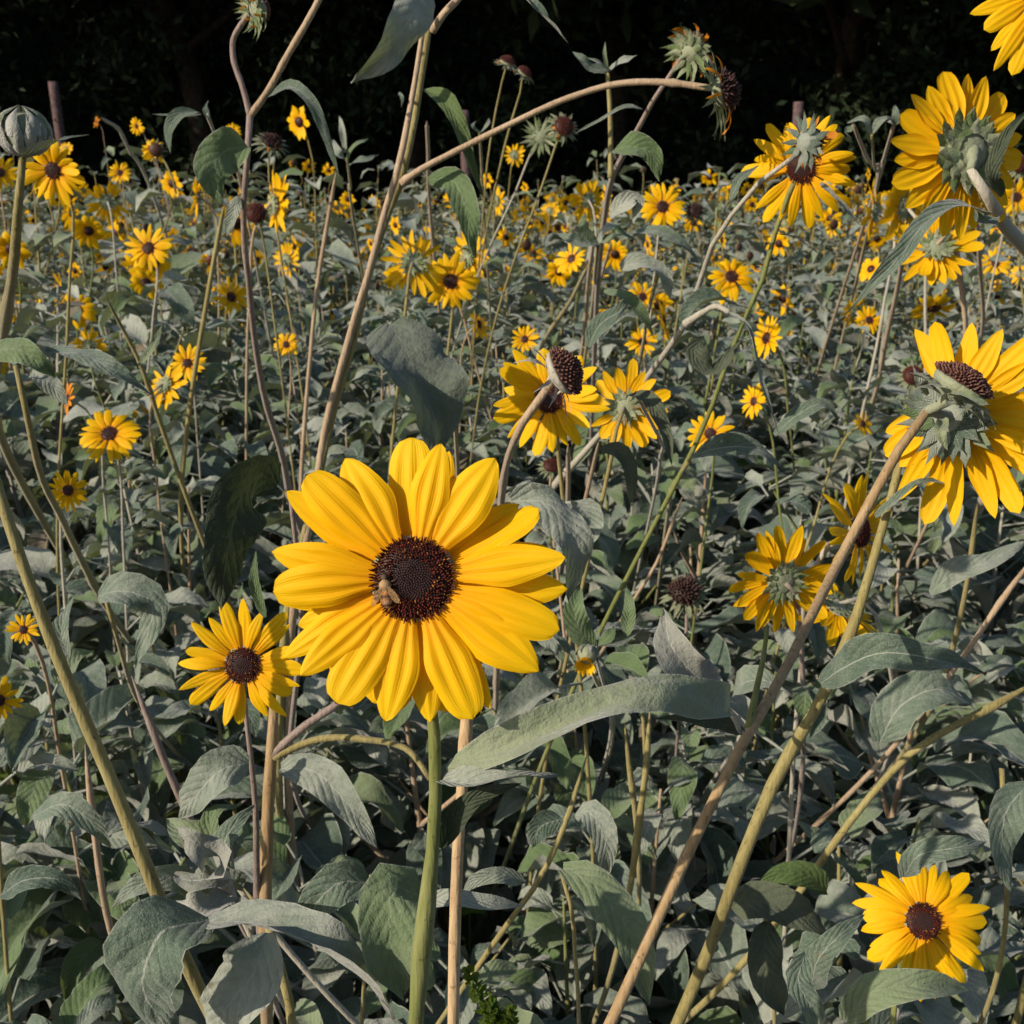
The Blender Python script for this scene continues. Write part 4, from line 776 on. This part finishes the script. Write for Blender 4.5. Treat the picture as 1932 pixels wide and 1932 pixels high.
# spiky seed head on a slanting stalk and its neighbours
pl = px_stem_plant('green spiky seed head with orange remnants on a purplish slanting stalk near the top', [(1285, 110, .95), (1262, 140, .955), (1235, 185, .96), (1200, 250, .97), (1165, 312, .98), (1152, 345, .985), (1142, 400, .99), (1132, 480, 1.0)], [8, 8, 9, 10, 11, 13, 11, 11], 'purple')
pl.head(W(1312, 92, .945), cdir(.50, .42, -.35), 27/F*.945, 8, 1.35, .5, 20, -60, 'brown', 90, .35, seed=101, rows=3, nb=9, blen=1.35, refl=.7, bw=.5, pmat=OLDPETAL, name='seed_head', dz=.9)
m = MB(); tube(m, [W(1152, 335, .985), W(1152, 260, .98), W(1150, 190, .975), W(1146, 138, .97)], [.0026, .0022, .0018], 18, 8, .1); m.obj('branch', OLIVE, pl.e, pl.base)
for pts, w_ in (([(1148, 132, .97), (1118, 130, .965), (1098, 112, .96), (1080, 98, .965)], 30), ([(1150, 132, .97), (1170, 118, .965), (1202, 104, .965)], 26), ([(1146, 132, .965), (1141, 105, .96), (1142, 78, .962)], 10), ([(1152, 135, .97), (1130, 118, .95), (1105, 108, .95)], 18)): pl.pleaf(pts, w_, (0, .5, 1), roll=10, nv=8)
pl.pleaf([(1155, 285, .97), (1190, 275, .96), (1225, 285, .96), (1244, 342, .965)], 62, (-.2, .5, 1), fold=.15)
pl.pleaf([(1212, 205, .97), (1190, 200, .965), (1140, 222, .965), (1085, 252, .97)], 15, (-.2, .6, 1))
pl.pleaf([(1150, 410, .98), (1175, 385, .97), (1200, 375, .97), (1195, 425, .975)], 45, (-.3, .3, 1))
spent('left one of two rusty spent heads on long thin stalks against the dark trees', 958, 116, 30, (.3, .75, .5), .030, 'red', 'olive', 2, stem_px=[(952, 135), (940, 185), (930, 240), (920, 300), (918, 325)], nleaf=1)
spent('right, slightly lower one of two rusty spent heads on long thin stalks', 990, 136, 28, (.5, .6, .5), .028, 'red', 'olive', 2, stem_px=[(984, 155), (970, 210), (955, 265), (942, 320), (935, 350)], nleaf=1)
spent('rusty red spent head with orange shreds, in the gap under the arching stalk', 1064, 238, 36, (.2, .1, 1), .034, 'red', 'olive', 4, stem_px=[(1050, 270), (1030, 330), (1005, 400), (985, 450), (962, 515)])
spent('bristly light green seed head left of the rusty red one', 1020, 258, 34, (.2, .3, -.9), .034, 'brown', 'grey', 2, blen=1.6, stem_px=[(1003, 285), (985, 330), (965, 380), (950, 410)])
spent('round dark red spent disc before a half flower, at upper left', 483, 402, 38, (0, .1, 1), .032, 'red', 'olive', 0, blen=.4)
spent('dry bristly head with a dark centre against the trees, right of the forked stalk', 512, 268, 34, (.3, .5, .7), .034, 'black', 'olive', 3, blen=1.6)
spent('black spent head in the shade right below the biggest flower', 1292, 1116, 54, (-.2, .5, .8), .036, 'black', 'purple', 0, stem_px=[(1296, 1165), (1290, 1240)])
spent('dark red spent head right of the tall flower cluster, at the right', 1722, 708, 36, (-.2, .2, .9), .033, 'red', 'olive', 1)
spent('small rusty spent head right edge, beside the large back turned flower', 1925, 310, 32, (-.2, .1, .9), .03, 'red', 'olive', 1)
spent('dark brown bare head low by the field horizon, right of centre', 1312, 398, 26, (0, .2, 1), .034, 'black', 'olive', 0)
spent('small pinkish spent head between dry stalks just above the biggest flower', 1040, 878, 30, (0, .5, .8), .026, 'red', 'tan', 0)

Q = [
 ('orange yellow drooping flower with a dark disc under the big bud', 100, 322, 112, (-.1, -.35, .9), dict(D=.082, droop=.12, n=19)),
 ('yellow flower seen side on at upper left, beside a red spent disc', 520, 385, 104, (.75, .1, -.5), dict(n=17)),
 ('back turned flower with pale centre, left of a front facing one, in the upper middle', 780, 496, 114, (.15, .2, -.95), dict(n=16, wd=.75)),
 ('front facing flower with a maroon disc, touching the back turned one in the upper middle', 850, 531, 96, (-.05, -.1, 1), dict(n=18)),
 ('flower half hidden behind the hanging grey leaf, upper middle', 884, 488, 88, (.6, .1, -.6), dict(n=15)),
 ('neat front facing flower near the horizon, right of centre', 1250, 390, 80, (0, -.05, 1), dict(n=18)),
 ('shaggy flower with its dark disc facing up, between the arching stalks at right', 1380, 522, 88, (.1, .2, .85), dict(n=15, droop=.2)),
 ('small dark centred flower of a pair under the drooping leaves, right of centre', 1212, 645, 58, (-.1, .2, .9), dict(n=14)),
 ('side facing flower climbing right of the dark centred one, right of centre', 1252, 606, 84, (.85, .1, .2), dict(n=16)),
 ('upper small flower with a dark eye over the side facing one, right of centre', 1212, 560, 56, (.2, .1, .9), dict(n=12)),
 ('side facing yellow flower low between two slanting stalks, at right', 1446, 638, 80, (-.8, .1, .4), dict(n=15)),
 ('small shaggy flower right of the long slanting stalk, middle of the picture', 1340, 818, 78, (-.3, -.1, .8), dict(n=14)),
 ('small side turned flower above the shaggy one, middle right', 1422, 757, 60, (-.7, .1, .5), dict(n=14)),
 ('open flower with a black disc standing alone in the left part of the field', 206, 818, 106, (.05, .42, .88), dict(n=19, droop=.12)),
 ('small flower facing right, left of the slender olive stalk', 128, 925, 72, (.6, .1, .75), dict(n=14)),
 ('small front facing flower crossed by a yellow green stalk, at left', 354, 685, 64, (.1, .2, .95), dict(n=15)),
 ('drooping flower just below left of the small crossed one, at left', 312, 728, 90, (.4, -.3, -.7), dict(n=14)),
 ('yellow flower peeping over the silvery leaf at left', 168, 652, 62, (-.3, .3, -.8), dict(n=13)),
 ('shaggy flower with a brown centre, upper left of the field', 280, 468, 84, (-.1, .1, .95), dict(n=14, miss=.1)),
 ('flower facing right, next to the tall purplish stalk', 436, 560, 66, (.6, .1, .8), dict(n=14)),
 ('tiny orange flower behind the dry stalks, below left of the tall pair', 540, 650, 46, (0, .1, 1), dict(n=14)),
 ('ragged two tiered yellow flower in the upper left, under the shrivelled stalks', 202, 382, 74, (-.4, .1, -.7), dict(n=14, miss=.15)),
 ('small dark eyed flower against the dark trees, upper left', 226, 326, 42, (.1, .1, 1), dict(n=14)),
 ('small orange flower up against the dark trees above the dark eyed one', 287, 284, 40, (-.1, .2, 1), dict(n=14)),
 ('small yellow nodding flower highest of the left group before the trees', 258, 238, 34, (-.4, -.3, .6), dict(n=12)),
 ('tiny rusty orange bloom, leftmost of those standing against the trees', 182, 230, 22, (-.5, .1, .5), dict(n=10, pmat='old')),
 ('little orange flower standing alone left of the tall purplish stalk', 440, 248, 30, (0, 0, 1), dict(n=13)),
 ('narrow yellow flower seen edge on, left of the round hanging leaf', 372, 372, 74, (-.95, .1, .15), dict(n=14)),
 ('yellow shaggy bloom left of the twin tall stalks near the horizon', 540, 490, 58, (.3, .1, -.6), dict(n=13)),
 ('bright narrow flower behind the long hanging leaf, centre', 904, 612, 58, (.8, .1, .4), dict(n=13)),
 ('small dark eyed flower directly over the withered cone head', 990, 640, 50, (-.1, .1, .9), dict(n=13)),
 ('small yellow bloom under the arching stalk near the dark gap', 970, 292, 40, (.2, .2, -.7), dict(n=12)),
 ('ragged flower between thin stalks, above the withered cone head', 1078, 488, 62, (-.4, .2, .6), dict(n=13)),
 ('yellow cluster bloom left of the neat front facing flower near the horizon', 1108, 378, 70, (-.3, .2, -.6), dict(n=15)),
 ('yellow flower side on, in the upper middle near the horizon', 940, 378, 52, (.8, .1, -.3), dict(n=14)),
 ('tall ragged yellow bloom just left of the large back turned flower', 1648, 400, 104, (-.6, .1, -.4), dict(n=15, miss=.15)),
 ('yellow flower tucked right under the large back turned one', 1705, 392, 120, (-.4, .2, -.6), dict(n=16)),
 ('big shaded flower hanging under the arching grey leaf at upper right', 1765, 468, 150, (.1, -.3, -.85), dict(n=18, a1=-25, stem_px=[(1796, 445), (1806, 500), (1820, 600), (1822, 640)], mat='tan')),
 ('small backlit yellow flower with a dark eye near the right edge', 1878, 496, 58, (-.1, .1, .9), dict(n=11, wd=1.0, stem_px=[(1860, 540), (1852, 600)])),
 ('pair bloom, shaggy orange one low right of the arching leaf', 1640, 604, 54, (.1, .1, .9), dict(n=13)),
 ('yellow flower left of the shaggy orange one under the arching leaf', 1612, 588, 60, (-.3, .3, -.6), dict(n=13)),
 ('flat flower spreading downward on a bent stalk, right part of the field', 1762, 582, 86, (0, -.85, .3), dict(n=15)),
 ('dark centred flower at the right edge behind the large back turned one', 1918, 372, 66, (0, -.1, .9), dict(n=15)),
 ('yellow flower seen from behind, left of the crossing thick stalks', 1475, 1096, 192, (-.22, .22, -.92), dict(D=.09, n=20, wd=.9, stem_px=[(1503, 1125), (1508, 1170), (1512, 1230)], mat='purple', nleaf=0)),
 ('yellow flower turned sideways behind the crossing thick stalks', 1622, 1002, 190, (.60, .03, .75), dict(D=.088, n=15, wd=.9, style='red')),
 ('yellow flower nodding downward with pale bracts, between the thick stalks', 1578, 1148, 160, (-.3, -.62, -.45), dict(D=.085, n=17, a1=5, stem_px=[(1625, 1130), (1655, 1165), (1668, 1210)], mat='grey', nleaf=0)),
 ('open yellow flower with a dark disc alone in the lower right corner', 1742, 1738, 226, (-.08, .36, .92), dict(D=.088, n=21, a0=5, a1=-25, droop=.08, wd=.92, nfl=320)),
 ('partly hidden yellow bloom at the left edge, low', -2, 1322, 78, (.5, 0, .6), dict(n=13)),
 ('shadowed flower with a dark centre under the thick olive stem at left', 44, 1188, 56, (.1, .1, .9), dict(n=13)),
 ('yellow flower at the left edge touching the bud stalk', 0, 325, 62, (.4, 0, .7), dict(n=14)),
 ('small orange flower low on the right, beside a dark leaf', 1628, 800, 46, (.5, .1, .7), dict(n=13)),
 ('orange shrivelled flower among the leaves at left, above the lone open one', 128, 752, 60, (-.6, .1, .5), dict(n=11, pmat='old')),
]
for lab_, x, y, dm, N, k in Q:
    k = dict(k); k['n'] = int(k.get('n', 18)*1.15)+1; dm *= 1.08
    if k.get('pmat') == 'old': k['pmat'] = OLDPETAL
    if 'mat' not in k: k['mat'] = ('olive', 'tan', 'grey', 'green')[len(lab_) % 4]
    flower(lab_, x, y, dm, N, **k)
# yellow green half open bud
pl = px_stem_plant('half open bud showing yellow tips, just right below the biggest flower', [(1106, 1240, .82), (1118, 1270, .83), (1150, 1330, .85)], [7, 8, 9], 'olive')
bud(pl, W(1108, 1236, .815), 20/F*.815, cdir(-.2, -.6, .7), 9, 15, 2, 1.2)
m = MB(); X, Y, Z = frame(cdir(-.2, -.6, .7)); C = W(1108, 1236, .815)
for i in range(15): petal(m, C, X, Y, Z, i*.42, .003, .013, .004, R(75), R(50), .003, 0, i, 6, 4)
m.obj('petals', PETAL, pl.e, pl.base)

# bare stalks and slim stalks seen against the mass
for lab_, pts, wd, mt in (
 ('thin yellow green stalk left of the tall purplish one', [(418, 415, 1.5), (402, 500, 1.5), (385, 600, 1.5), (368, 700, 1.5), (345, 885, 1.52)], 9, 'olive'),
 ('thin tan stalk between the purplish stalk and the tall pair', [(630, 350, 1.6), (618, 420, 1.6), (600, 530, 1.6), (585, 680, 1.6), (570, 870, 1.62)], 8, 'tan'),
 ('olive diagonal stalk coming in from the right edge low down', [(1945, 1292, .85), (1870, 1335, .85), (1790, 1375, .85), (1720, 1420, .86), (1640, 1505, .87), (1560, 1610, .88), (1492, 1705, .89)], 14, 'olive'),
 ('thin tan diagonal stalk at the right edge above the olive one', [(1945, 1060, .95), (1900, 1118, .95), (1850, 1192, .95), (1788, 1280, .96)], 10, 'tan'),
 ('straight pinkish dry stalk leaning under the nodding yellow flower at right', [(1800, 440, 1.05), (1812, 520, 1.05), (1822, 620, 1.05)], 10, 'tan'),
 ('upright tan stalk beside the small backlit flower', [(1845, 440, 1.25), (1850, 520, 1.25), (1855, 600, 1.25)], 8, 'tan'),
 ('tan stalk under the arching grey leaf at right', [(1702, 495, 1.1), (1690, 560, 1.1), (1672, 640, 1.1), (1660, 710, 1.12)], 9, 'tan'),
 ('left stick of the dry bundle in the upper middle', [(1118, 470, 1.3), (1110, 530, 1.3), (1104, 610, 1.31)], 8, 'tan'),
 ('right stick of the dry bundle in the upper middle', [(1132, 455, 1.3), (1122, 540, 1.3), (1114, 600, 1.31)], 7, 'grey'),
 ('tan stalk leaning right out of the dry bundle', [(1150, 470, 1.32), (1138, 510, 1.32), (1115, 590, 1.33)], 6, 'tan'),
 ('olive stalk slanting from upper right to the dry bundle', [(1100, 520, 1.2), (1075, 570, 1.2), (1040, 620, 1.21), (1025, 648, 1.21)], 8, 'olive'),
 ('left dry stick standing behind the right petals of the biggest flower', [(1072, 860, .95), (1072, 920, .95), (1070, 975, .95)], 9, 'tan'),
 ('right dry stick, thinner, behind the right petals of the biggest flower', [(1125, 855, .97), (1110, 920, .97), (1095, 985, .97), (1088, 1060, .98)], 8, 'tan'),
 ('tan stalk rising behind the small right leaf tuft', [(1275, 970, 1.1), (1240, 1060, 1.1), (1200, 1125, 1.11)], 7, 'tan'),
 ('pale pinkish stalk low at the left, crossing under the olive one', [(163, 1430, .85), (170, 1500, .85), (180, 1580, .86), (190, 1660, .87)], 13, 'tan'),
 ('brown stalk slanting behind the flowerless leaves, left of the small open flower', [(258, 1300, .9), (285, 1370, .9), (312, 1440, .91), (338, 1500, .92)], 14, 'purple'),
 ('left of two slim green stalks right of the dry tan one', [(1180, 1380, .95), (1185, 1430, .95), (1192, 1480, .96)], 10, 'olive'),
 ('right of two slim green stalks, taller, right of the dry tan one', [(1225, 1362, .93), (1220, 1440, .93), (1210, 1520, .94), (1200, 1600, .95)], 12, 'olive'),
 ('pale grey stalk slanting up to a leaf tuft, low centre', [(1098, 1455, .86), (1070, 1545, .84), (1020, 1655, .83), (960, 1740, .84)], 11, 'olive'),
 ('pale green forked stalk at the bottom edge, left of centre', [(470, 1690, .72), (500, 1730, .70), (520, 1800, .66), (540, 1860, .66), (552, 1945, .66)], 18, 'olive'),
 ('slim olive stalk down through the leaves at the far right', [(1840, 985, .95), (1828, 1080, .95), (1815, 1150, .96), (1800, 1215, .97)], 10, 'olive'),
 ('shrivelled thin stalk curving against the dark trees at upper left', [(200, 228, 2.2), (225, 245, 2.2), (245, 285, 2.2), (265, 312, 2.21)], 6, 'grey'),
 ('upright stalk ending in a tiny knob near the dark gap, left of the arching stalk', [(806, 245, 1.7), (808, 290, 1.7), (808, 340, 1.71)], 7, 'tan'),
): px_stem_plant(lab_, pts, wd, mt, tip=True)

# leafy shoots against the dark gap
def shoot(label, pts, wpx, leaves, mat='olive', lm=None):
    pl = px_stem_plant(label, pts, wpx, mat)
    for pp, w_ in leaves: pl.pleaf(pp, w_, (-.1, .5, 1), roll=8, nv=9, nu=6, mat=lm)
    return pl
shoot('leafless-topped pale shoot with a small round bud and a hanging leaf at upper left', [(392, 218, 1.25), (400, 240, 1.25), (425, 275, 1.26), (450, 330, 1.28)], 6,
      [([(375, 212, 1.24), (340, 215, 1.23), (318, 245, 1.23), (322, 290, 1.24)], 30), ([(380, 216, 1.25), (340, 218, 1.25), (285, 215, 1.26)], 8), ([(393, 222, 1.25), (388, 205, 1.25), (394, 188, 1.25)], 14)], 'grey')
shoot('leafy shoot of two paired leaves rising against the dark trees at right', [(1645, 255, 1.35), (1648, 300, 1.35), (1655, 350, 1.36)], 5,
      [([(1645, 252, 1.35), (1628, 225, 1.34), (1598, 232, 1.35)], 20), ([(1646, 252, 1.35), (1660, 228, 1.34), (1690, 224, 1.35)], 20)])
shoot('leafy shoot tipped by a star of small leaves, near the large back turned flower', [(1685, 240, 1.35), (1672, 285, 1.35), (1660, 330, 1.36)], 7,
      [([(1688, 238, 1.35), (1690, 215, 1.34), (1688, 198, 1.35)], 18), ([(1688, 236, 1.35), (1705, 222, 1.34), (1722, 232, 1.35)], 14), ([(1686, 236, 1.35), (1672, 222, 1.34), (1664, 222, 1.35)], 12), ([(1686, 240, 1.35), (1680, 228, 1.33), (1670, 232, 1.35)], 12)], 'tan')
shoot('bare stalk leaning left with a small leafy bud tip at right', [(1610, 235, 1.35), (1630, 285, 1.35), (1655, 345, 1.36)], 7, [([(1608, 238, 1.35), (1598, 250, 1.34), (1606, 262, 1.35)], 18)], 'tan')
shoot('group of small dark leaves against the trees just right of the fork leaf', [(655, 300, 1.9), (660, 340, 1.9), (662, 380, 1.92)], 5,
      [([(655, 300, 1.9), (670, 275, 1.88), (695, 262, 1.9)], 22), ([(655, 305, 1.9), (640, 290, 1.88), (628, 262, 1.9)], 20), ([(658, 310, 1.9), (690, 300, 1.88), (715, 292, 1.9)], 22), ([(652, 288, 1.9), (645, 240, 1.88), (640, 218, 1.9)], 16)])
shoot('leafy shoot standing at the gap between the hanging leaf and the twin rusty heads', [(905, 250, 1.7), (908, 300, 1.7), (910, 350, 1.71)], 5,
      [([(905, 250, 1.7), (920, 235, 1.69), (922, 222, 1.7)], 12), ([(905, 250, 1.7), (892, 238, 1.69), (898, 228, 1.7)], 10)])
shoot('tuft of upright silver leaves above the dry bundle in the upper middle', [(1128, 460, 1.2), (1124, 500, 1.2), (1120, 560, 1.21)], 8,
      [([(1125, 462, 1.2), (1100, 432, 1.19), (1105, 400, 1.2)], 28), ([(1130, 460, 1.2), (1090, 455, 1.19), (1050, 440, 1.2)], 34), ([(1130, 458, 1.2), (1165, 440, 1.18), (1200, 452, 1.2)], 36), ([(1128, 460, 1.2), (1145, 430, 1.19), (1170, 425, 1.2)], 24)])
shoot('broad grey leaf pair on a thin stalk, left of the long slanting stalk', [(1240, 520, 1.15), (1225, 580, 1.15), (1215, 640, 1.16)], 7,
      [([(1170, 505, 1.14), (1210, 495, 1.13), (1250, 515, 1.13), (1265, 565, 1.14)], 52), ([(1190, 440, 1.1), (1240, 435, 1.09), (1280, 455, 1.09), (1325, 498, 1.1)], 34), ([(1110, 655, 1.1), (1135, 610, 1.09), (1170, 585, 1.09), (1192, 560, 1.1)], 48), ([(1140, 548, 1.1), (1180, 560, 1.09), (1210, 590, 1.09), (1235, 640, 1.1)], 34)])
shoot('grey leaves bending over right of the withered cone head', [(1200, 745, .9), (1230, 800, .9), (1245, 870, .91)], 7,
      [([(1185, 745, .9), (1220, 750, .89), (1250, 800, .885), (1268, 880, .89)], 40), ([(1130, 845, .9), (1165, 850, .89), (1190, 890, .885), (1188, 955, .89)], 44), ([(1330, 640, .95), (1310, 660, .94), (1340, 700, .94), (1400, 640, .95)], 50)], 'grey', SHADELEAF)
shoot('pale leaf spreading left of a thin stalk, middle right', [(1300, 870, .98), (1280, 900, .98), (1262, 960, .99)], 8,
      [([(1305, 862, .97), (1350, 845, .955), (1420, 845, .95), (1480, 885, .96)], 62), ([(1460, 820, 1.0), (1510, 780, .99), (1550, 760, .99), (1585, 800, 1.0)], 40)])
shoot('pair of small upright silver leaves right below the biggest flower', [(1118, 1215, .84), (1130, 1260, .85), (1150, 1330, .86)], 7,
      [([(1118, 1218, .84), (1090, 1180, .83), (1085, 1140, .825), (1095, 1106, .84)], 62), ([(1180, 1200, .84), (1188, 1150, .83), (1182, 1104, .84)], 34), ([(1128, 1215, .84), (1150, 1200, .83), (1158, 1180, .84)], 30)], 'grey')
shoot('drooping sage leaves on the low forked stalk in the bottom centre', [(1060, 1650, .72), (1075, 1700, .72), (1085, 1800, .74)], 8,
      [([(1062, 1640, .70), (1110, 1660, .685), (1170, 1730, .68), (1224, 1895, .70)], 104), ([(990, 1665, .72), (940, 1650, .71), (900, 1660, .71), (870, 1690, .72)], 40), ([(1085, 1540, .76), (1110, 1530, .75), (1140, 1580, .745), (1142, 1665, .755)], 66), ([(1060, 1545, .77), (1020, 1560, .765), (1005, 1600, .77)], 60)])
shoot('ribbed olive leaf hanging left of the bright green stem, lower centre', [(700, 1650, .62), (695, 1720, .62), (690, 1800, .63)], 8,
      [([(790, 1690, .60), (740, 1680, .58), (735, 1760, .575), (762, 1885, .59)], 150), ([(700, 1668, .62), (640, 1665, .61), (600, 1700, .61), (585, 1780, .62)], 100), ([(800, 1700, .62), (860, 1695, .61), (920, 1702, .61), (990, 1710, .62)], 44)])
pf = px_stem_plant('crumpled silvery white young leaves round a pale shoot tip, lower left', [(425, 1640, .70), (440, 1690, .70), (462, 1740, .70)], 12, 'grey')
for pts, w_, wv in (([(428, 1640, .70), (395, 1610, .68), (360, 1585, .675), (335, 1560, .68)], 88, .24), ([(430, 1650, .70), (395, 1660, .69), (360, 1662, .69), (330, 1650, .70)], 60, .2), ([(435, 1690, .70), (400, 1710, .685), (370, 1712, .68), (335, 1700, .69)], 72, .22), ([(440, 1700, .70), (470, 1730, .69), (480, 1760, .685)], 50, .15)): pf.pleaf(pts, w_, (-.3, .6, .8), mat=FELT, wave=wv, fold=.3)
shoot('felted pale shoot with folded dark leaf, lower left', [(430, 1600, .74), (440, 1660, .74), (470, 1700, .74)], 12,
      [([(432, 1650, .73), (400, 1590, .72), (405, 1530, .715), (455, 1430+90, .73)], 56), ([(450, 1680, .73), (420, 1620, .71), (440, 1560, .70), (480, 1520, .71)], 84), ([(420, 1640, .74), (380, 1580, .73), (350, 1570, .73), (315, 1545, .74)], 84), ([(395, 1690, .72), (330, 1655, .70), (260, 1670, .69), (212, 1712, .70)], 62)], 'grey')
shoot('silver leaves over the open flower in the lower right corner', [(1702, 1660, .79), (1694, 1720, .83), (1700, 1800, .85)], 8,
      [([(1705, 1655, .70), (1740, 1610, .68), (1800, 1600, .675), (1862, 1588, .69)], 62), ([(1530, 1870, .70), (1550, 1800, .68), (1590, 1760, .68), (1632, 1725, .69)], 66), ([(1520, 1800, .66), (1505, 1850, .65), (1530, 1900, .65), (1540, 1960, .66)], 62), ([(1595, 1925, .64), (1650, 1870, .62), (1730, 1858, .615), (1830, 1868, .63)], 84)], 'grey')
shoot('broad dark leaves where the olive diagonal stalk sinks in, lower right', [(1440, 1715, .78), (1450, 1760, .78), (1455, 1820, .79)], 8,
      [([(1380, 1712, .78), (1430, 1700, .77), (1500, 1720, .765), (1565, 1765, .77)], 96), ([(1450, 1740, .77), (1440, 1800, .76), (1450, 1850, .76), (1478, 1915, .77)], 88), ([(1560, 1680, .80), (1520, 1650, .79), (1470, 1650, .79), (1425, 1690, .80)], 60)], 'olive', SHADELEAF)
shoot('large shaded leaves low on the far right edge', [(1890, 1450, .8), (1895, 1540, .8), (1900, 1650, .81)], 10,
      [([(1940, 1480, .78), (1900, 1530, .77), (1890, 1600, .77), (1905, 1680, .78)], 90), ([(1660, 1400, .84), (1700, 1330, .83), (1760, 1300, .83), (1830, 1330, .84)], 110), ([(1755, 1120, .9), (1800, 1080, .89), (1850, 1065, .89), (1940, 1020, .9)], 60)], 'olive')
shoot('leaf cluster at the left edge under the thick olive stem', [(200, 1130, .85), (220, 1200, .85), (250, 1300, .86)], 9,
      [([(185, 1125, .84), (225, 1115, .83), (280, 1130, .83), (255, 1260, .84)], 90), ([(130, 1240, .86), (115, 1190, .85), (142, 1120, .86)], 44), ([(60, 1540, .75), (130, 1520, .74), (180, 1560, .74), (210, 1600, .75)], 62), ([(0, 1690, .72), (50, 1660, .71), (110, 1660, .71), (155, 1700, .72)], 62)])

# green amaranth spike at the bottom edge
e = bpy.data.objects.new('amaranth_weed', None); COL.objects.link(e); bp_ = W(950, 1990, .62); e.location = (bp_[0], bp_[1], 0); e['label'] = 'bright green spiky weed poking up at the bottom edge right of the dry stalk'; e['category'] = 'weed'; off = np.array([bp_[0], bp_[1], 0]); rs = np.random.default_rng(31)
m = MB(); tube(m, [off, W(950, 1990, .62), W(925, 1920, .61), W(890, 1850, .60)], [.004, .003, .002, .001], 14, 6, 0, 0, (.3, .5, .5)); m.obj('stem', WEED, e, off)
for tip, bs in (((880, 1828), (948, 1980)), ((925, 1890), (950, 1990)), ((962, 1905), (955, 2000))):
    m = MB(); a = W(*bs, .61); b = W(*tip, .60); n = 150
    for i in range(n):
        f = i/n; p = a+(b-a)*f; dd = nrm(rs.normal(size=3)); r = .008*(1-f*.75)+.001; q0 = p+dd*r*.3; blade(m, [q0, q0+dd*r*.5+UP*.001, q0+dd*r+UP*.002], .0035, nrm(np.cross(dd, rs.normal(size=3))), 0, .2, 0, 3, 2, 'lance', 0, i)
    m.obj('flower_spike', WEED, e, off)
print('objects', len(bpy.data.objects))
